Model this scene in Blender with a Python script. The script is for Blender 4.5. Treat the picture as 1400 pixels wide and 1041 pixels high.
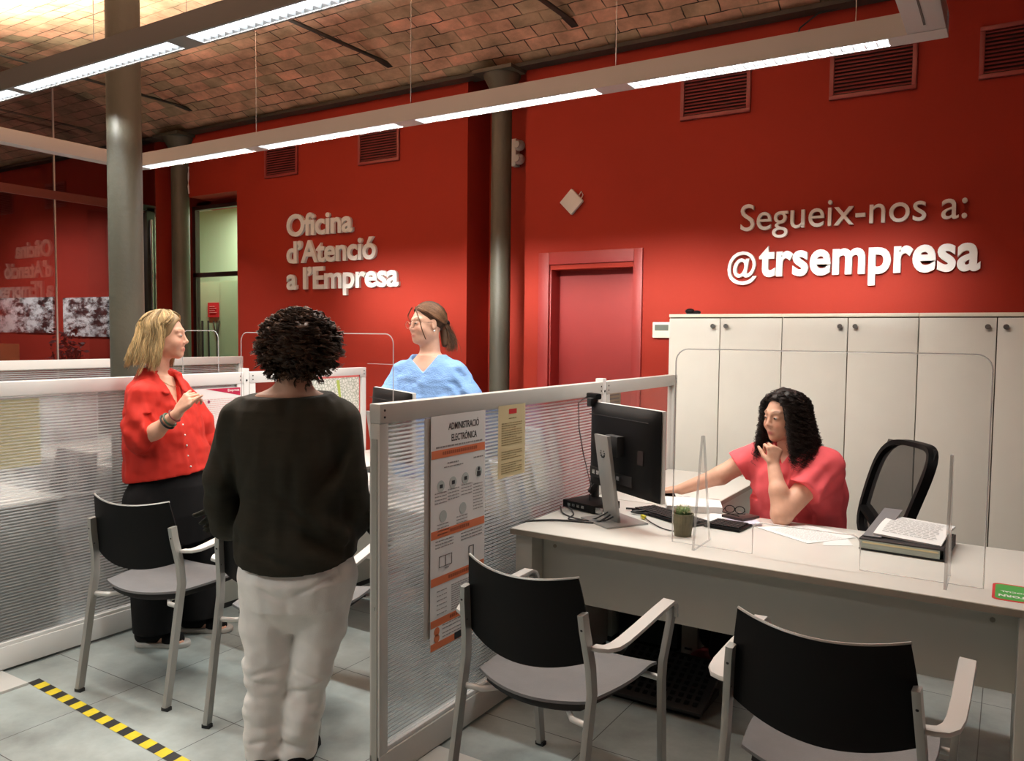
import bpy, bmesh, math, random
import numpy as np
from mathutils import Vector, Matrix
for o in list(bpy.data.objects): bpy.data.objects.remove(o)
SC = bpy.context.scene
COL = SC.collection
random.seed(7); RNG = np.random.RandomState(7)
PI = math.pi
# ------------------------------------------------------------------ camera, world, lights, exposure
YAW, PITCH, ROLL, FPX = 0.557811483, 0.0561080629, -0.0105972813, 1094.47961
cam_d = bpy.data.cameras.new('camera'); CAM = bpy.data.objects.new('camera', cam_d); COL.objects.link(CAM)
cam_d.sensor_fit = 'HORIZONTAL'; cam_d.sensor_width = 36.0; cam_d.lens = FPX / 1400 * 36.0
cam_d.clip_start = 0.05
fwd = Vector((-math.sin(YAW) * math.cos(PITCH), math.cos(YAW) * math.cos(PITCH), -math.sin(PITCH)))
right = Vector((math.cos(YAW), math.sin(YAW), 0)); down = fwd.cross(right)
r_ = math.cos(ROLL) * right + math.sin(ROLL) * down
d_ = -math.sin(ROLL) * right + math.cos(ROLL) * down
M = Matrix(((r_.x, -d_.x, -fwd.x, 0), (r_.y, -d_.y, -fwd.y, 0), (r_.z, -d_.z, -fwd.z, 1.55), (0, 0, 0, 1)))
CAM.matrix_world = M
SC.camera = CAM

W = bpy.data.worlds.new('World'); SC.world = W; W.use_nodes = True
W.node_tree.nodes['Background'].inputs[0].default_value = (1.0, 0.93, 0.86, 1)
W.node_tree.nodes['Background'].inputs[1].default_value = 0.03
SC.view_settings.view_transform = 'Standard'; SC.view_settings.look = 'None'
SC.view_settings.gamma = 1.0; SC.view_settings.use_curve_mapping = False
SC.view_settings.exposure = 0.0
try:
    SC.cycles.use_denoising = True
    SC.cycles.max_bounces = 10; SC.cycles.transparent_max_bounces = 24
    SC.cycles.transmission_bounces = 10; SC.cycles.sample_clamp_indirect = 4.0
    SC.cycles.caustics_reflective = False; SC.cycles.caustics_refractive = False
except Exception:
    pass

def area(name, loc, sx, sy, power, color=(0.975, 0.98, 0.92), rot=(0, 0, 0), spread=PI):
    l = bpy.data.lights.new(name, 'AREA'); l.shape = 'RECTANGLE'; l.size = sx; l.size_y = sy
    l.energy = power; l.color = color; l.spread = spread
    o = bpy.data.objects.new(name, l); COL.objects.link(o); o.location = loc; o.rotation_euler = rot
    return o
LZ = 2.742
F1 = [(-5.44, -4.30), (-4.18, -3.04), (-2.89, -1.77), (-1.60, -0.47)]
F0 = [(-5.40, -4.31), (-4.25, -3.02), (-2.90, -1.77)]
for (a, b) in F1:
    area('tube_light', ((a + b) / 2, 3.61, LZ), b - a, 0.06, 19.5 * (b - a), spread=math.radians(150))
    area('tube_side_light', ((a + b) / 2, 3.645, LZ), b - a, 0.03, 4.0 * (b - a), rot=(math.radians(69), 0, 0), spread=math.radians(24))
    area('tube_side_light', ((a + b) / 2, 3.64, LZ), b - a, 0.03, 2.6 * (b - a), rot=(math.radians(48), 0, 0), spread=math.radians(62))
for (a, b) in F0:
    area('tube_light', ((a + b) / 2, 2.155, LZ), b - a, 0.06, 15 * (b - a), spread=math.radians(140))
    area('tube_side_light', ((a + b) / 2, 2.19, LZ), b - a, 0.03, 1.1 * (b - a), rot=(math.radians(69), 0, 0), spread=math.radians(24))
# indirect part of the pendant row and unseen fill lights added to the hall
area('up_light', (-6.2, 3.0, 2.87), 1.2, 0.06, 125, color=(1, 0.86, 0.66), rot=(PI, 0, 0), spread=math.radians(120))
area('up_light', (-3.0, 2.155, 2.87), 4.6, 0.05, 180, color=(1, 0.94, 0.86), rot=(math.radians(195), 0, 0), spread=math.radians(110))
area('up_light', (-3.0, 3.61, 2.87), 4.6, 0.05, 128, color=(1, 0.94, 0.86), rot=(PI, 0, 0), spread=math.radians(95))
area('hall_light', (1.6, 3.2, LZ), 0.1, 1.6, 10, spread=math.radians(140))
area('hall_light', (-3.4, -0.3, LZ), 3.0, 0.08, 58, spread=math.radians(140))
area('hall_light', (-6.8, 1.8, LZ), 0.08, 3.4, 32, spread=math.radians(140))
area('hall_light', (-7.2, 4.3, LZ), 0.08, 1.8, 26, spread=math.radians(130))
area('hall_light', (-10.6, 4.6, 2.9), 2.4, 0.1, 28, rot=(math.radians(40), 0, 0), spread=math.radians(120))  # fill light added beyond the glass to brighten the murals

# ------------------------------------------------------------------ materials
def lin(c): return tuple(((v / 255) / 12.92 if v / 255 <= 0.04045 else ((v / 255 + 0.055) / 1.055) ** 2.4) for v in c)
MATS = {}
def mat(name, color, rough=0.5, metal=0.0, spec=0.5, noise=0.0, nscale=8.0, bump=0.0, bscale=60.0, attr=False, emit=None, sheen=0.0,
        emit_s=1.0, stretch=None, coat=0.0, sss=0.0):
    if name in MATS: return MATS[name]
    m = bpy.data.materials.new(name); m.use_nodes = True; nt = m.node_tree; N = nt.nodes; L = nt.links
    b = N['Principled BSDF']; c = tuple(color) + (1,)
    b.inputs['Base Color'].default_value = c; b.inputs['Roughness'].default_value = rough
    b.inputs['Metallic'].default_value = metal; b.inputs['Specular IOR Level'].default_value = spec
    if sheen: b.inputs['Sheen Weight'].default_value = sheen
    if coat: b.inputs['Coat Weight'].default_value = coat
    if sss:
        b.inputs['Subsurface Weight'].default_value = sss; b.inputs['Subsurface Radius'].default_value = (0.012, 0.005, 0.003)
        b.inputs['Subsurface Scale'].default_value = 1.0
    if emit: b.inputs['Emission Color'].default_value = tuple(emit) + (1,); b.inputs['Emission Strength'].default_value = emit_s
    tc = None
    if noise or bump:
        tc = N.new('ShaderNodeTexCoord'); mp = N.new('ShaderNodeMapping'); L.new(tc.outputs['Object'], mp.inputs[0])
        if stretch: mp.inputs['Scale'].default_value = stretch
    src = None
    if attr:
        a = N.new('ShaderNodeAttribute'); a.attribute_name = 'Col'; src = a.outputs['Color']; L.new(src, b.inputs['Base Color'])
    if noise:
        n = N.new('ShaderNodeTexNoise'); n.inputs['Scale'].default_value = nscale; n.inputs['Detail'].default_value = 6
        L.new(mp.outputs[0], n.inputs['Vector'])
        mr = N.new('ShaderNodeMapRange'); mr.inputs[1].default_value = 0.3; mr.inputs[2].default_value = 0.7
        mr.inputs[3].default_value = 1 - noise; mr.inputs[4].default_value = 1 + noise; L.new(n.outputs[0], mr.inputs[0])
        mx = N.new('ShaderNodeMix'); mx.data_type = 'RGBA'; mx.blend_type = 'MULTIPLY'; mx.inputs[0].default_value = 1
        if src: L.new(src, mx.inputs[6])
        else: mx.inputs[6].default_value = c
        L.new(mr.outputs[0], mx.inputs[7]); L.new(mx.outputs[2], b.inputs['Base Color'])
    if bump:
        n2 = N.new('ShaderNodeTexNoise'); n2.inputs['Scale'].default_value = bscale; n2.inputs['Detail'].default_value = 4
        L.new(mp.outputs[0], n2.inputs['Vector'])
        bp = N.new('ShaderNodeBump'); bp.inputs['Strength'].default_value = bump; bp.inputs['Distance'].default_value = 0.01
        L.new(n2.outputs[0], bp.inputs['Height']); L.new(bp.outputs[0], b.inputs['Normal'])
    MATS[name] = m
    return m

def nodes_mat(name):
    m = bpy.data.materials.new(name); m.use_nodes = True; m.node_tree.nodes.clear(); MATS[name] = m
    nt = m.node_tree; out = nt.nodes.new('ShaderNodeOutputMaterial'); return m, nt.nodes, nt.links, out

RED = mat('red_wall_paint', (0.30, 0.0255, 0.0140), 0.7, spec=0.2, noise=0.04, nscale=1.5, bump=0.05, bscale=90)
DRED = mat('crimson_door_paint', (0.27, 0.017, 0.015), 0.5, noise=0.03)
VENTM = mat('maroon_vent_enamel', (0.24, 0.035, 0.035), 0.4)
VDARK = mat('vent_dark_cavity', (0.012, 0.004, 0.004), 0.9)
STEEL = mat('olive_grey_column_paint', (0.068, 0.065, 0.048), 0.5, noise=0.12, nscale=3, bump=0.25, bscale=35)
BEAM = mat('dark_beam_paint', (0.035, 0.032, 0.026), 0.55, noise=0.2)
ALU = mat('grey_white_lacquered_aluminium', (0.56, 0.55, 0.52), 0.35, noise=0.02)
ALUW = mat('white_lacquered_aluminium', (0.74, 0.73, 0.71), 0.35)
LAMPH = mat('lamp_housing_enamel', (0.44, 0.42, 0.41), 0.35)
LAMPG = mat('dark_lamp_housing_enamel', (0.13, 0.125, 0.12), 0.4)
CAB = mat('cream_white_laminate', (0.65, 0.62, 0.555), 0.35, noise=0.015)
CABT = mat('cream_laminate_top', (0.78, 0.72, 0.58), 0.4)
GAP = mat('shadow_gap_brown', (0.11, 0.085, 0.06), 0.7)
CHROME = mat('brushed_metal', (0.5, 0.5, 0.5), 0.25, metal=1.0)
DESK = mat('pale_desk_laminate', (0.71, 0.69, 0.64), 0.32, noise=0.02, nscale=3)
DESKE = mat('taupe_desk_edging', (0.30, 0.27, 0.22), 0.5)
DESKP = mat('desk_panel_laminate', (0.52, 0.525, 0.475), 0.4, noise=0.02)
BLACKP = mat('black_plastic', (0.004, 0.004, 0.0045), 0.5, spec=0.15)
BLACKM = mat('matt_black_plastic', (0.013, 0.013, 0.014), 0.6)
GREYP = mat('charcoal_seat_plastic', (0.16, 0.16, 0.165), 0.42, noise=0.05, nscale=20, bump=0.1, bscale=200)
CFRAME = mat('silver_grey_chair_enamel', (0.36, 0.36, 0.34), 0.35, metal=0.3)
ARM = mat('pale_grey_armrest_enamel', (0.62, 0.60, 0.57), 0.35, metal=0.1)
WHITE = mat('white_plastic', (0.8, 0.79, 0.76), 0.4)
LETTER = mat('white_letter_foam', (0.93, 0.92, 0.90), 0.5)
PAPER = mat('white_paper', (0.80, 0.79, 0.78), 0.7)
PAPERY = mat('cream_paper', (0.66, 0.56, 0.33), 0.7)
ORANGE = mat('orange_print', (0.72, 0.20, 0.085), 0.6)
INK = mat('black_print', (0.03, 0.03, 0.035), 0.7)
GREYINK = mat('grey_print', (0.30, 0.29, 0.29), 0.7)
TEAL = mat('pale_grey_icon_print', (0.48, 0.53, 0.52), 0.7)
REDP = mat('red_print', (0.55, 0.03, 0.035), 0.6)
PINKP = mat('pale_pink_print', (0.72, 0.50, 0.48), 0.7)
GREENP = mat('green_print', (0.06, 0.32, 0.06), 0.5)
TAPEY = mat('yellow_tape', (0.66, 0.52, 0.02), 0.5, noise=0.1, nscale=30)
TAPEK = mat('black_tape', (0.012, 0.012, 0.012), 0.55)
GREENW = mat('pale_green_wall', (0.40, 0.55, 0.36), 0.6)
GREEND = mat('pale_green_partition', (0.36, 0.62, 0.38), 0.5)
EMIT = mat('lamp_tube_glow', (1, 1, 1), 0.5, emit=(0.93, 0.97, 1.0), emit_s=5.0)
LOUVRE = mat('lamp_louvre_aluminium', (0.75, 0.78, 0.8), 0.3, metal=0.4)

def glassy(name, refl, tint=(1, 1, 1), rough=0.0, fres=0.6):
    m, N, L, out = nodes_mat(name)
    t = N.new('ShaderNodeBsdfTransparent'); t.inputs[0].default_value = tuple(tint) + (1,)
    g = N.new('ShaderNodeBsdfGlossy'); g.inputs['Roughness'].default_value = rough
    f0 = N.new('ShaderNodeLayerWeight'); f0.inputs[0].default_value = 0.5
    f = N.new('ShaderNodeMath'); f.operation = 'POWER'; f.inputs[1].default_value = 5.0; L.new(f0.outputs['Facing'], f.inputs[0])
    a = N.new('ShaderNodeMath'); a.operation = 'MULTIPLY_ADD'; a.inputs[1].default_value = fres; a.inputs[2].default_value = refl; a.use_clamp = True
    L.new(f.outputs[0], a.inputs[0]); mx = N.new('ShaderNodeMixShader')
    L.new(a.outputs[0], mx.inputs[0]); L.new(t.outputs[0], mx.inputs[1]); L.new(g.outputs[0], mx.inputs[2]); L.new(mx.outputs[0], out.inputs[0])
    return m
ACRYL = glassy('clear_acrylic', 0.0, (0.985, 0.985, 0.985), fres=0.4)
ACRE = mat('acrylic_polished_edge', (0.80, 0.80, 0.79), 0.2)
GLASSW = glassy('tinted_wall_glass', 0.17, (0.86, 0.82, 0.84))
CLEARP = glassy('clear_partition_pane', 0.02, (0.96, 0.94, 0.93))

def thin_paper(name, c):
    m, N, L, out = nodes_mat(name); a = N.new('ShaderNodeBsdfDiffuse'); b = N.new('ShaderNodeBsdfTranslucent'); a.inputs[0].default_value = tuple(c) + (1,); b.inputs[0].default_value = tuple(c) + (1,)
    x = N.new('ShaderNodeMixShader'); L.new(a.outputs[0], x.inputs[1]); L.new(b.outputs[0], x.inputs[2]); L.new(x.outputs[0], out.inputs[0]); return m
def ribbed():
    m, N, L, out = nodes_mat('ribbed_translucent_polycarbonate')
    tc = N.new('ShaderNodeTexCoord'); sp = N.new('ShaderNodeSeparateXYZ'); L.new(tc.outputs['Object'], sp.inputs[0])
    mu = N.new('ShaderNodeMath'); mu.operation = 'MULTIPLY'; mu.inputs[1].default_value = 2 * PI / 0.0145; L.new(sp.outputs[2], mu.inputs[0])
    sn = N.new('ShaderNodeMath'); sn.operation = 'SINE'; L.new(mu.outputs[0], sn.inputs[0])
    bp = N.new('ShaderNodeBump'); bp.inputs['Strength'].default_value = 1.0; bp.inputs['Distance'].default_value = 0.0010
    L.new(sn.outputs[0], bp.inputs['Height'])
    rf = N.new('ShaderNodeBsdfRefraction'); rf.inputs['IOR'].default_value = 1.35; rf.inputs['Roughness'].default_value = 0.07
    rf.inputs['Color'].default_value = (0.93, 0.94, 0.95, 1); L.new(bp.outputs[0], rf.inputs['Normal'])
    tr = N.new('ShaderNodeBsdfTransparent'); tr.inputs[0].default_value = (0.95, 0.95, 0.96, 1)
    tl = N.new('ShaderNodeBsdfTranslucent'); tl.inputs[0].default_value = (0.92, 0.94, 0.95, 1)
    df = N.new('ShaderNodeBsdfDiffuse'); df.inputs[0].default_value = (0.88, 0.89, 0.90, 1)
    gl = N.new('ShaderNodeBsdfGlossy'); gl.inputs['Roughness'].default_value = 0.18; L.new(bp.outputs[0], gl.inputs['Normal'])
    m1 = N.new('ShaderNodeMixShader'); m1.inputs[0].default_value = 0.5; L.new(tl.outputs[0], m1.inputs[1]); L.new(df.outputs[0], m1.inputs[2])
    m2 = N.new('ShaderNodeMixShader'); m2.inputs[0].default_value = 0.5; L.new(rf.outputs[0], m2.inputs[1]); L.new(tr.outputs[0], m2.inputs[2])
    # rib walls are milky lines, the cells between them are clear
    mr = N.new('ShaderNodeMapRange'); mr.inputs[1].default_value = 0.35; mr.inputs[2].default_value = 0.95
    mr.inputs[3].default_value = 0.05; mr.inputs[4].default_value = 0.62; L.new(sn.outputs[0], mr.inputs[0])
    m3 = N.new('ShaderNodeMixShader'); L.new(mr.outputs[0], m3.inputs[0]); L.new(m2.outputs[0], m3.inputs[1]); L.new(m1.outputs[0], m3.inputs[2])
    m4 = N.new('ShaderNodeMixShader'); m4.inputs[0].default_value = 0.06; L.new(m3.outputs[0], m4.inputs[1]); L.new(gl.outputs[0], m4.inputs[2])
    L.new(m4.outputs[0], out.inputs[0]); return m
RIB = ribbed()

def brick_mat():
    m = mat('vault_brick', (0.4, 0.2, 0.12), 0.85); nt = m.node_tree; N = nt.nodes; L = nt.links; b = N['Principled BSDF']
    uv = N.new('ShaderNodeUVMap'); uv.uv_map = 'UVMap'
    nz = N.new('ShaderNodeTexNoise'); nz.inputs['Scale'].default_value = 5; nz.inputs['Detail'].default_value = 3; L.new(uv.outputs[0], nz.inputs['Vector'])
    wv = N.new('ShaderNodeVectorMath'); wv.operation = 'SCALE'; wv.inputs[3].default_value = 0.032; L.new(nz.outputs['Color'], wv.inputs[0])
    ad = N.new('ShaderNodeVectorMath'); ad.operation = 'ADD'; L.new(uv.outputs[0], ad.inputs[0]); L.new(wv.outputs[0], ad.inputs[1])
    br = N.new('ShaderNodeTexBrick'); L.new(ad.outputs[0], br.inputs['Vector'])
    br.inputs['Color1'].default_value = (0.80, 0.42, 0.31, 1); br.inputs['Color2'].default_value = (0.44, 0.34, 0.235, 1)
    br.inputs['Mortar'].default_value = (0.42, 0.32, 0.22, 1); br.inputs['Scale'].default_value = 1.0
    br.inputs['Mortar Size'].default_value = 0.005; br.inputs['Mortar Smooth'].default_value = 0.4
    br.inputs['Brick Width'].default_value = 0.26; br.inputs['Row Height'].default_value = 0.132; br.offset = 0.5
    br.inputs['Bias'].default_value = 0.0
    n2 = N.new('ShaderNodeTexNoise'); n2.inputs['Scale'].default_value = 3.2; n2.inputs['Detail'].default_value = 8; n2.inputs['Roughness'].default_value = 0.65
    L.new(uv.outputs[0], n2.inputs['Vector'])
    cr = N.new('ShaderNodeValToRGB'); cr.color_ramp.elements[0].position = 0.3; cr.color_ramp.elements[0].color = (0.45, 0.47, 0.42, 1)
    cr.color_ramp.elements[1].position = 0.72; cr.color_ramp.elements[1].color = (1.35, 1.28, 1.2, 1); L.new(n2.outputs[0], cr.inputs[0])
    mx = N.new('ShaderNodeMix'); mx.data_type = 'RGBA'; mx.blend_type = 'MULTIPLY'; mx.inputs[0].default_value = 1
    L.new(br.outputs['Color'], mx.inputs[6]); L.new(cr.outputs[0], mx.inputs[7])
    # pale lime smears and rusty patches
    n3 = N.new('ShaderNodeTexNoise'); n3.inputs['Scale'].default_value = 9; n3.inputs['Detail'].default_value = 10; n3.inputs['Roughness'].default_value = 0.7
    L.new(uv.outputs[0], n3.inputs['Vector'])
    r3 = N.new('ShaderNodeMapRange'); r3.inputs[1].default_value = 0.60; r3.inputs[2].default_value = 0.75; r3.inputs[3].default_value = 0; r3.inputs[4].default_value = 0.6
    L.new(n3.outputs[0], r3.inputs[0])
    m2 = N.new('ShaderNodeMix'); m2.data_type = 'RGBA'; L.new(r3.outputs[0], m2.inputs[0]); L.new(mx.outputs[2], m2.inputs[6]); m2.inputs[7].default_value = (0.55, 0.40, 0.28, 1)
    # some joints are open and dark
    n4 = N.new('ShaderNodeTexNoise'); n4.inputs['Scale'].default_value = 2.5; L.new(uv.outputs[0], n4.inputs['Vector'])
    r4 = N.new('ShaderNodeMapRange'); r4.inputs[1].default_value = 0.45; r4.inputs[2].default_value = 0.55; L.new(n4.outputs[0], r4.inputs[0])
    f4 = N.new('ShaderNodeMath'); f4.operation = 'MULTIPLY'; L.new(br.outputs['Fac'], f4.inputs[0]); L.new(r4.outputs[0], f4.inputs[1])
    m5 = N.new('ShaderNodeMix'); m5.data_type = 'RGBA'; L.new(f4.outputs[0], m5.inputs[0]); L.new(m2.outputs[2], m5.inputs[6]); m5.inputs[7].default_value = (0.03, 0.02, 0.015, 1)
    L.new(m5.outputs[2], b.inputs['Base Color'])
    iv = N.new('ShaderNodeMath'); iv.operation = 'SUBTRACT'; iv.inputs[0].default_value = 1; L.new(br.outputs['Fac'], iv.inputs[1])
    a5 = N.new('ShaderNodeMath'); a5.operation = 'MULTIPLY_ADD'; a5.inputs[1].default_value = 0.5; L.new(n3.outputs[0], a5.inputs[0]); L.new(iv.outputs[0], a5.inputs[2])
    bp = N.new('ShaderNodeBump'); bp.inputs['Strength'].default_value = 0.9; bp.inputs['Distance'].default_value = 0.02; L.new(a5.outputs[0], bp.inputs['Height'])
    L.new(bp.outputs[0], b.inputs['Normal'])
    return m
BRICK = brick_mat()

def floor_mat():
    m = mat('grey_slate_floor_tile', (0.2, 0.21, 0.2), 0.33, spec=0.5); nt = m.node_tree; N = nt.nodes; L = nt.links; b = N['Principled BSDF']
    tc = N.new('ShaderNodeTexCoord'); mp = N.new('ShaderNodeMapping'); L.new(tc.outputs['Object'], mp.inputs[0])
    mp.inputs['Location'].default_value = (3.19, -2.05, 0)
    br = N.new('ShaderNodeTexBrick'); br.offset = 0; L.new(mp.outputs[0], br.inputs['Vector']); br.inputs['Scale'].default_value = 1
    br.inputs['Brick Width'].default_value = 0.6275; br.inputs['Row Height'].default_value = 0.62; br.inputs['Mortar Size'].default_value = 0.002
    br.inputs['Mortar Smooth'].default_value = 0.2
    br.inputs['Color1'].default_value = (0.325, 0.365, 0.355, 1); br.inputs['Color2'].default_value = (0.280, 0.318, 0.308, 1); br.inputs['Mortar'].default_value = (0.04, 0.04, 0.04, 1)
    n = N.new('ShaderNodeTexNoise'); n.inputs['Scale'].default_value = 2.4; n.inputs['Detail'].default_value = 9; n.inputs['Roughness'].default_value = 0.62; L.new(tc.outputs['Object'], n.inputs['Vector'])
    mr = N.new('ShaderNodeMapRange'); mr.inputs[1].default_value = 0.3; mr.inputs[2].default_value = 0.7; mr.inputs[3].default_value = 0.58; mr.inputs[4].default_value = 1.36; L.new(n.outputs[0], mr.inputs[0])
    mx = N.new('ShaderNodeMix'); mx.data_type = 'RGBA'; mx.blend_type = 'MULTIPLY'; mx.inputs[0].default_value = 1
    L.new(br.outputs['Color'], mx.inputs[6]); L.new(mr.outputs[0], mx.inputs[7]); L.new(mx.outputs[2], b.inputs['Base Color'])
    r2 = N.new('ShaderNodeMapRange'); r2.inputs[3].default_value = 0.26; r2.inputs[4].default_value = 0.5; L.new(n.outputs[0], r2.inputs[0]); L.new(r2.outputs[0], b.inputs['Roughness'])
    bp = N.new('ShaderNodeBump'); bp.inputs['Strength'].default_value = 0.25; bp.inputs['Distance'].default_value = 0.003; L.new(n.outputs[0], bp.inputs['Height']); L.new(bp.outputs[0], b.inputs['Normal'])
    return m
FLOOR = floor_mat()

def photo_mat(seed):
    m = mat('grey_photo_print_%s' % seed, (0.3, 0.3, 0.3), 0.5); nt = m.node_tree; N = nt.nodes; L = nt.links; b = N['Principled BSDF']
    tc = N.new('ShaderNodeTexCoord'); mp = N.new('ShaderNodeMapping'); mp.inputs['Location'].default_value = (seed, 0, seed * 2); mp.inputs['Scale'].default_value = (1, 1, 2.2)
    L.new(tc.outputs['Object'], mp.inputs[0])
    n = N.new('ShaderNodeTexNoise'); n.inputs['Scale'].default_value = 3.5; n.inputs['Detail'].default_value = 12; n.inputs['Roughness'].default_value = 0.75; L.new(mp.outputs[0], n.inputs['Vector'])
    cr = N.new('ShaderNodeValToRGB'); cr.color_ramp.elements[0].position = 0.44; cr.color_ramp.elements[0].color = (0.01, 0.012, 0.013, 1)
    cr.color_ramp.elements[1].position = 0.56; cr.color_ramp.elements[1].color = (0.85, 0.9, 0.9, 1); L.new(n.outputs[0], cr.inputs[0]); L.new(cr.outputs[0], b.inputs['Base Color'])
    return m

def print_mat(name, base, ink, scale, lo, hi):
    m = mat(name, base, 0.7); nt = m.node_tree; N = nt.nodes; L = nt.links; b = N['Principled BSDF']
    tc = N.new('ShaderNodeTexCoord')
    v = N.new('ShaderNodeTexVoronoi'); v.feature = 'DISTANCE_TO_EDGE'; v.inputs['Scale'].default_value = scale; L.new(tc.outputs['Object'], v.inputs['Vector'])
    cr = N.new('ShaderNodeValToRGB'); cr.color_ramp.elements[0].position = lo; cr.color_ramp.elements[0].color = tuple(ink) + (1,)
    cr.color_ramp.elements[1].position = hi; cr.color_ramp.elements[1].color = tuple(base) + (1,); L.new(v.outputs[0], cr.inputs[0]); L.new(cr.outputs[0], b.inputs['Base Color'])
    return m

# ------------------------------------------------------------------ mesh helpers
class MB:
    def __init__(s): s.v = []; s.f = []; s.uv = None; s.mi = []
    def add(s, vs, fs, mi=0):
        b = len(s.v); s.v += [tuple(v) for v in vs]; s.f += [tuple(i + b for i in f) for f in fs]; s.mi += [mi] * len(fs); return s
    def box(s, x0, x1, y0, y1, z0, z1, mi=0):
        x0, x1 = sorted((x0, x1)); y0, y1 = sorted((y0, y1)); z0, z1 = sorted((z0, z1))
        return s.add([(x0, y0, z0), (x1, y0, z0), (x1, y1, z0), (x0, y1, z0), (x0, y0, z1), (x1, y0, z1), (x1, y1, z1), (x0, y1, z1)],
                     [(0, 3, 2, 1), (4, 5, 6, 7), (0, 1, 5, 4), (1, 2, 6, 5), (2, 3, 7, 6), (3, 0, 4, 7)], mi)
    def obox(s, c, ax, hs, mi=0):      # oriented box: centre, three axes, half sizes
        c = Vector(c); A = [Vector(a).normalized() * h for a, h in zip(ax, hs)]; vs = []
        for k in (-1, 1):
            for (i, j) in ((-1, -1), (1, -1), (1, 1), (-1, 1)): vs.append(c + A[0] * i + A[1] * j + A[2] * k)
        return s.add(vs, [(0, 3, 2, 1), (4, 5, 6, 7), (0, 1, 5, 4), (1, 2, 6, 5), (2, 3, 7, 6), (3, 0, 4, 7)], mi)
    def prism(s, pts, axis, a, b, mi=0):   # polygon pts (2-D) extruded along axis 0/1/2 from a to b
        def P(p, t):
            q = list(p); q.insert(axis, t); return tuple(q)
        n = len(pts); vs = [P(p, a) for p in pts] + [P(p, b) for p in pts]
        fs = [tuple(range(n))[::-1], tuple(range(n, 2 * n))] + [(i, (i + 1) % n, n + (i + 1) % n, n + i) for i in range(n)]
        return s.add(vs, fs, mi)
    def sweep(s, pts, sec, up=(0, 0, 1), mi=0, scales=None, closed=False):
        P = [Vector(p) for p in pts]; n = len(P); m = len(sec); vs = []; U = Vector(up)
        for i, p in enumerate(P):
            if closed: t = P[(i + 1) % n] - P[i - 1]
            else: t = P[min(i + 1, n - 1)] - P[max(i - 1, 0)]
            t.normalize(); a = t.cross(U)
            if a.length < 1e-3: a = t.cross(Vector((1, 0, 0)))
            a.normalize(); b = a.cross(t); k = scales[i] if scales else 1
            for (u, w) in sec: vs.append(p + a * u * k + b * w * k)
        fs = []
        for i in range(n if closed else n - 1):
            j = (i + 1) % n
            for q in range(m): fs.append((i * m + q, i * m + (q + 1) % m, j * m + (q + 1) % m, j * m + q))
        if not closed: fs += [tuple(range(m))[::-1], tuple(range((n - 1) * m, n * m))]
        return s.add(vs, fs, mi)
    def tube(s, pts, r, n=10, up=(0, 0, 1), mi=0, scales=None, closed=False):
        return s.sweep(pts, [(r * math.cos(2 * PI * k / n), r * math.sin(2 * PI * k / n)) for k in range(n)], up, mi, scales, closed)
    def cyl(s, c, r, h, n=24, axis=2, r2=None, mi=0):
        r2 = r if r2 is None else r2; vs = []
        for rr, t in ((r, 0), (r2, h)):
            for k in range(n):
                a, b = rr * math.cos(2 * PI * k / n), rr * math.sin(2 * PI * k / n)
                v = [a, b]; v.insert(axis, t); vs.append((c[0] + v[0], c[1] + v[1], c[2] + v[2]))
        return s.add(vs, [tuple(range(n))[::-1], tuple(range(n, 2 * n))] + [(k, (k + 1) % n, n + (k + 1) % n, n + k) for k in range(n)], mi)
    def lathe(s, c, prof, n=32, mi=0):
        vs = []; 
        for (r, z) in prof:
            for k in range(n): vs.append((c[0] + r * math.cos(2 * PI * k / n), c[1] + r * math.sin(2 * PI * k / n), c[2] + z))
        fs = [(i * n + k, i * n + (k + 1) % n, (i + 1) * n + (k + 1) % n, (i + 1) * n + k) for i in range(len(prof) - 1) for k in range(n)]
        fs += [tuple(range(n))[::-1], tuple(range((len(prof) - 1) * n, len(prof) * n))]
        return s.add(vs, fs, mi)
    def sphere(s, c, r, nu=16, nv=10, mi=0):
        R = r if hasattr(r, '__len__') else (r, r, r); vs = []
        for i in range(nv + 1):
            th = PI * i / nv
            for k in range(nu): vs.append((c[0] + R[0] * math.sin(th) * math.cos(2 * PI * k / nu), c[1] + R[1] * math.sin(th) * math.sin(2 * PI * k / nu), c[2] + R[2] * math.cos(th)))
        return s.add(vs, [(i * nu + k, (i + 1) * nu + k, (i + 1) * nu + (k + 1) % nu, i * nu + (k + 1) % nu) for i in range(nv) for k in range(nu)], mi)
    def grid(s, fn, nu, nv, mi=0, thick=0.0, uvfn=None):
        P = [[Vector(fn(i / nu, j / nv)) for j in range(nv + 1)] for i in range(nu + 1)]
        vs = [P[i][j] for i in range(nu + 1) for j in range(nv + 1)]; w = nv + 1
        fs = [(i * w + j, (i + 1) * w + j, (i + 1) * w + j + 1, i * w + j + 1) for i in range(nu) for j in range(nv)]
        if thick:
            N = []
            for i in range(nu + 1):
                for j in range(nv + 1):
                    a = P[min(i + 1, nu)][j] - P[max(i - 1, 0)][j]; b = P[i][min(j + 1, nv)] - P[i][max(j - 1, 0)]
                    N.append(a.cross(b).normalized())
            n = len(vs); vs = vs + [v - m * thick for v, m in zip(vs, N)]
            fs = fs + [tuple(q + n for q in f)[::-1] for f in fs]
            for i in range(nu):
                fs.append((i * w, i * w + n, (i + 1) * w + n, (i + 1) * w)); a = i * w + nv; b = (i + 1) * w + nv; fs.append((a, b, b + n, a + n))
            for j in range(nv):
                fs.append((j, j + 1, j + 1 + n, j + n)); a = nu * w + j; fs.append((a, a + n, a + 1 + n, a + 1))
        return s.add(vs, fs, mi)

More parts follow.
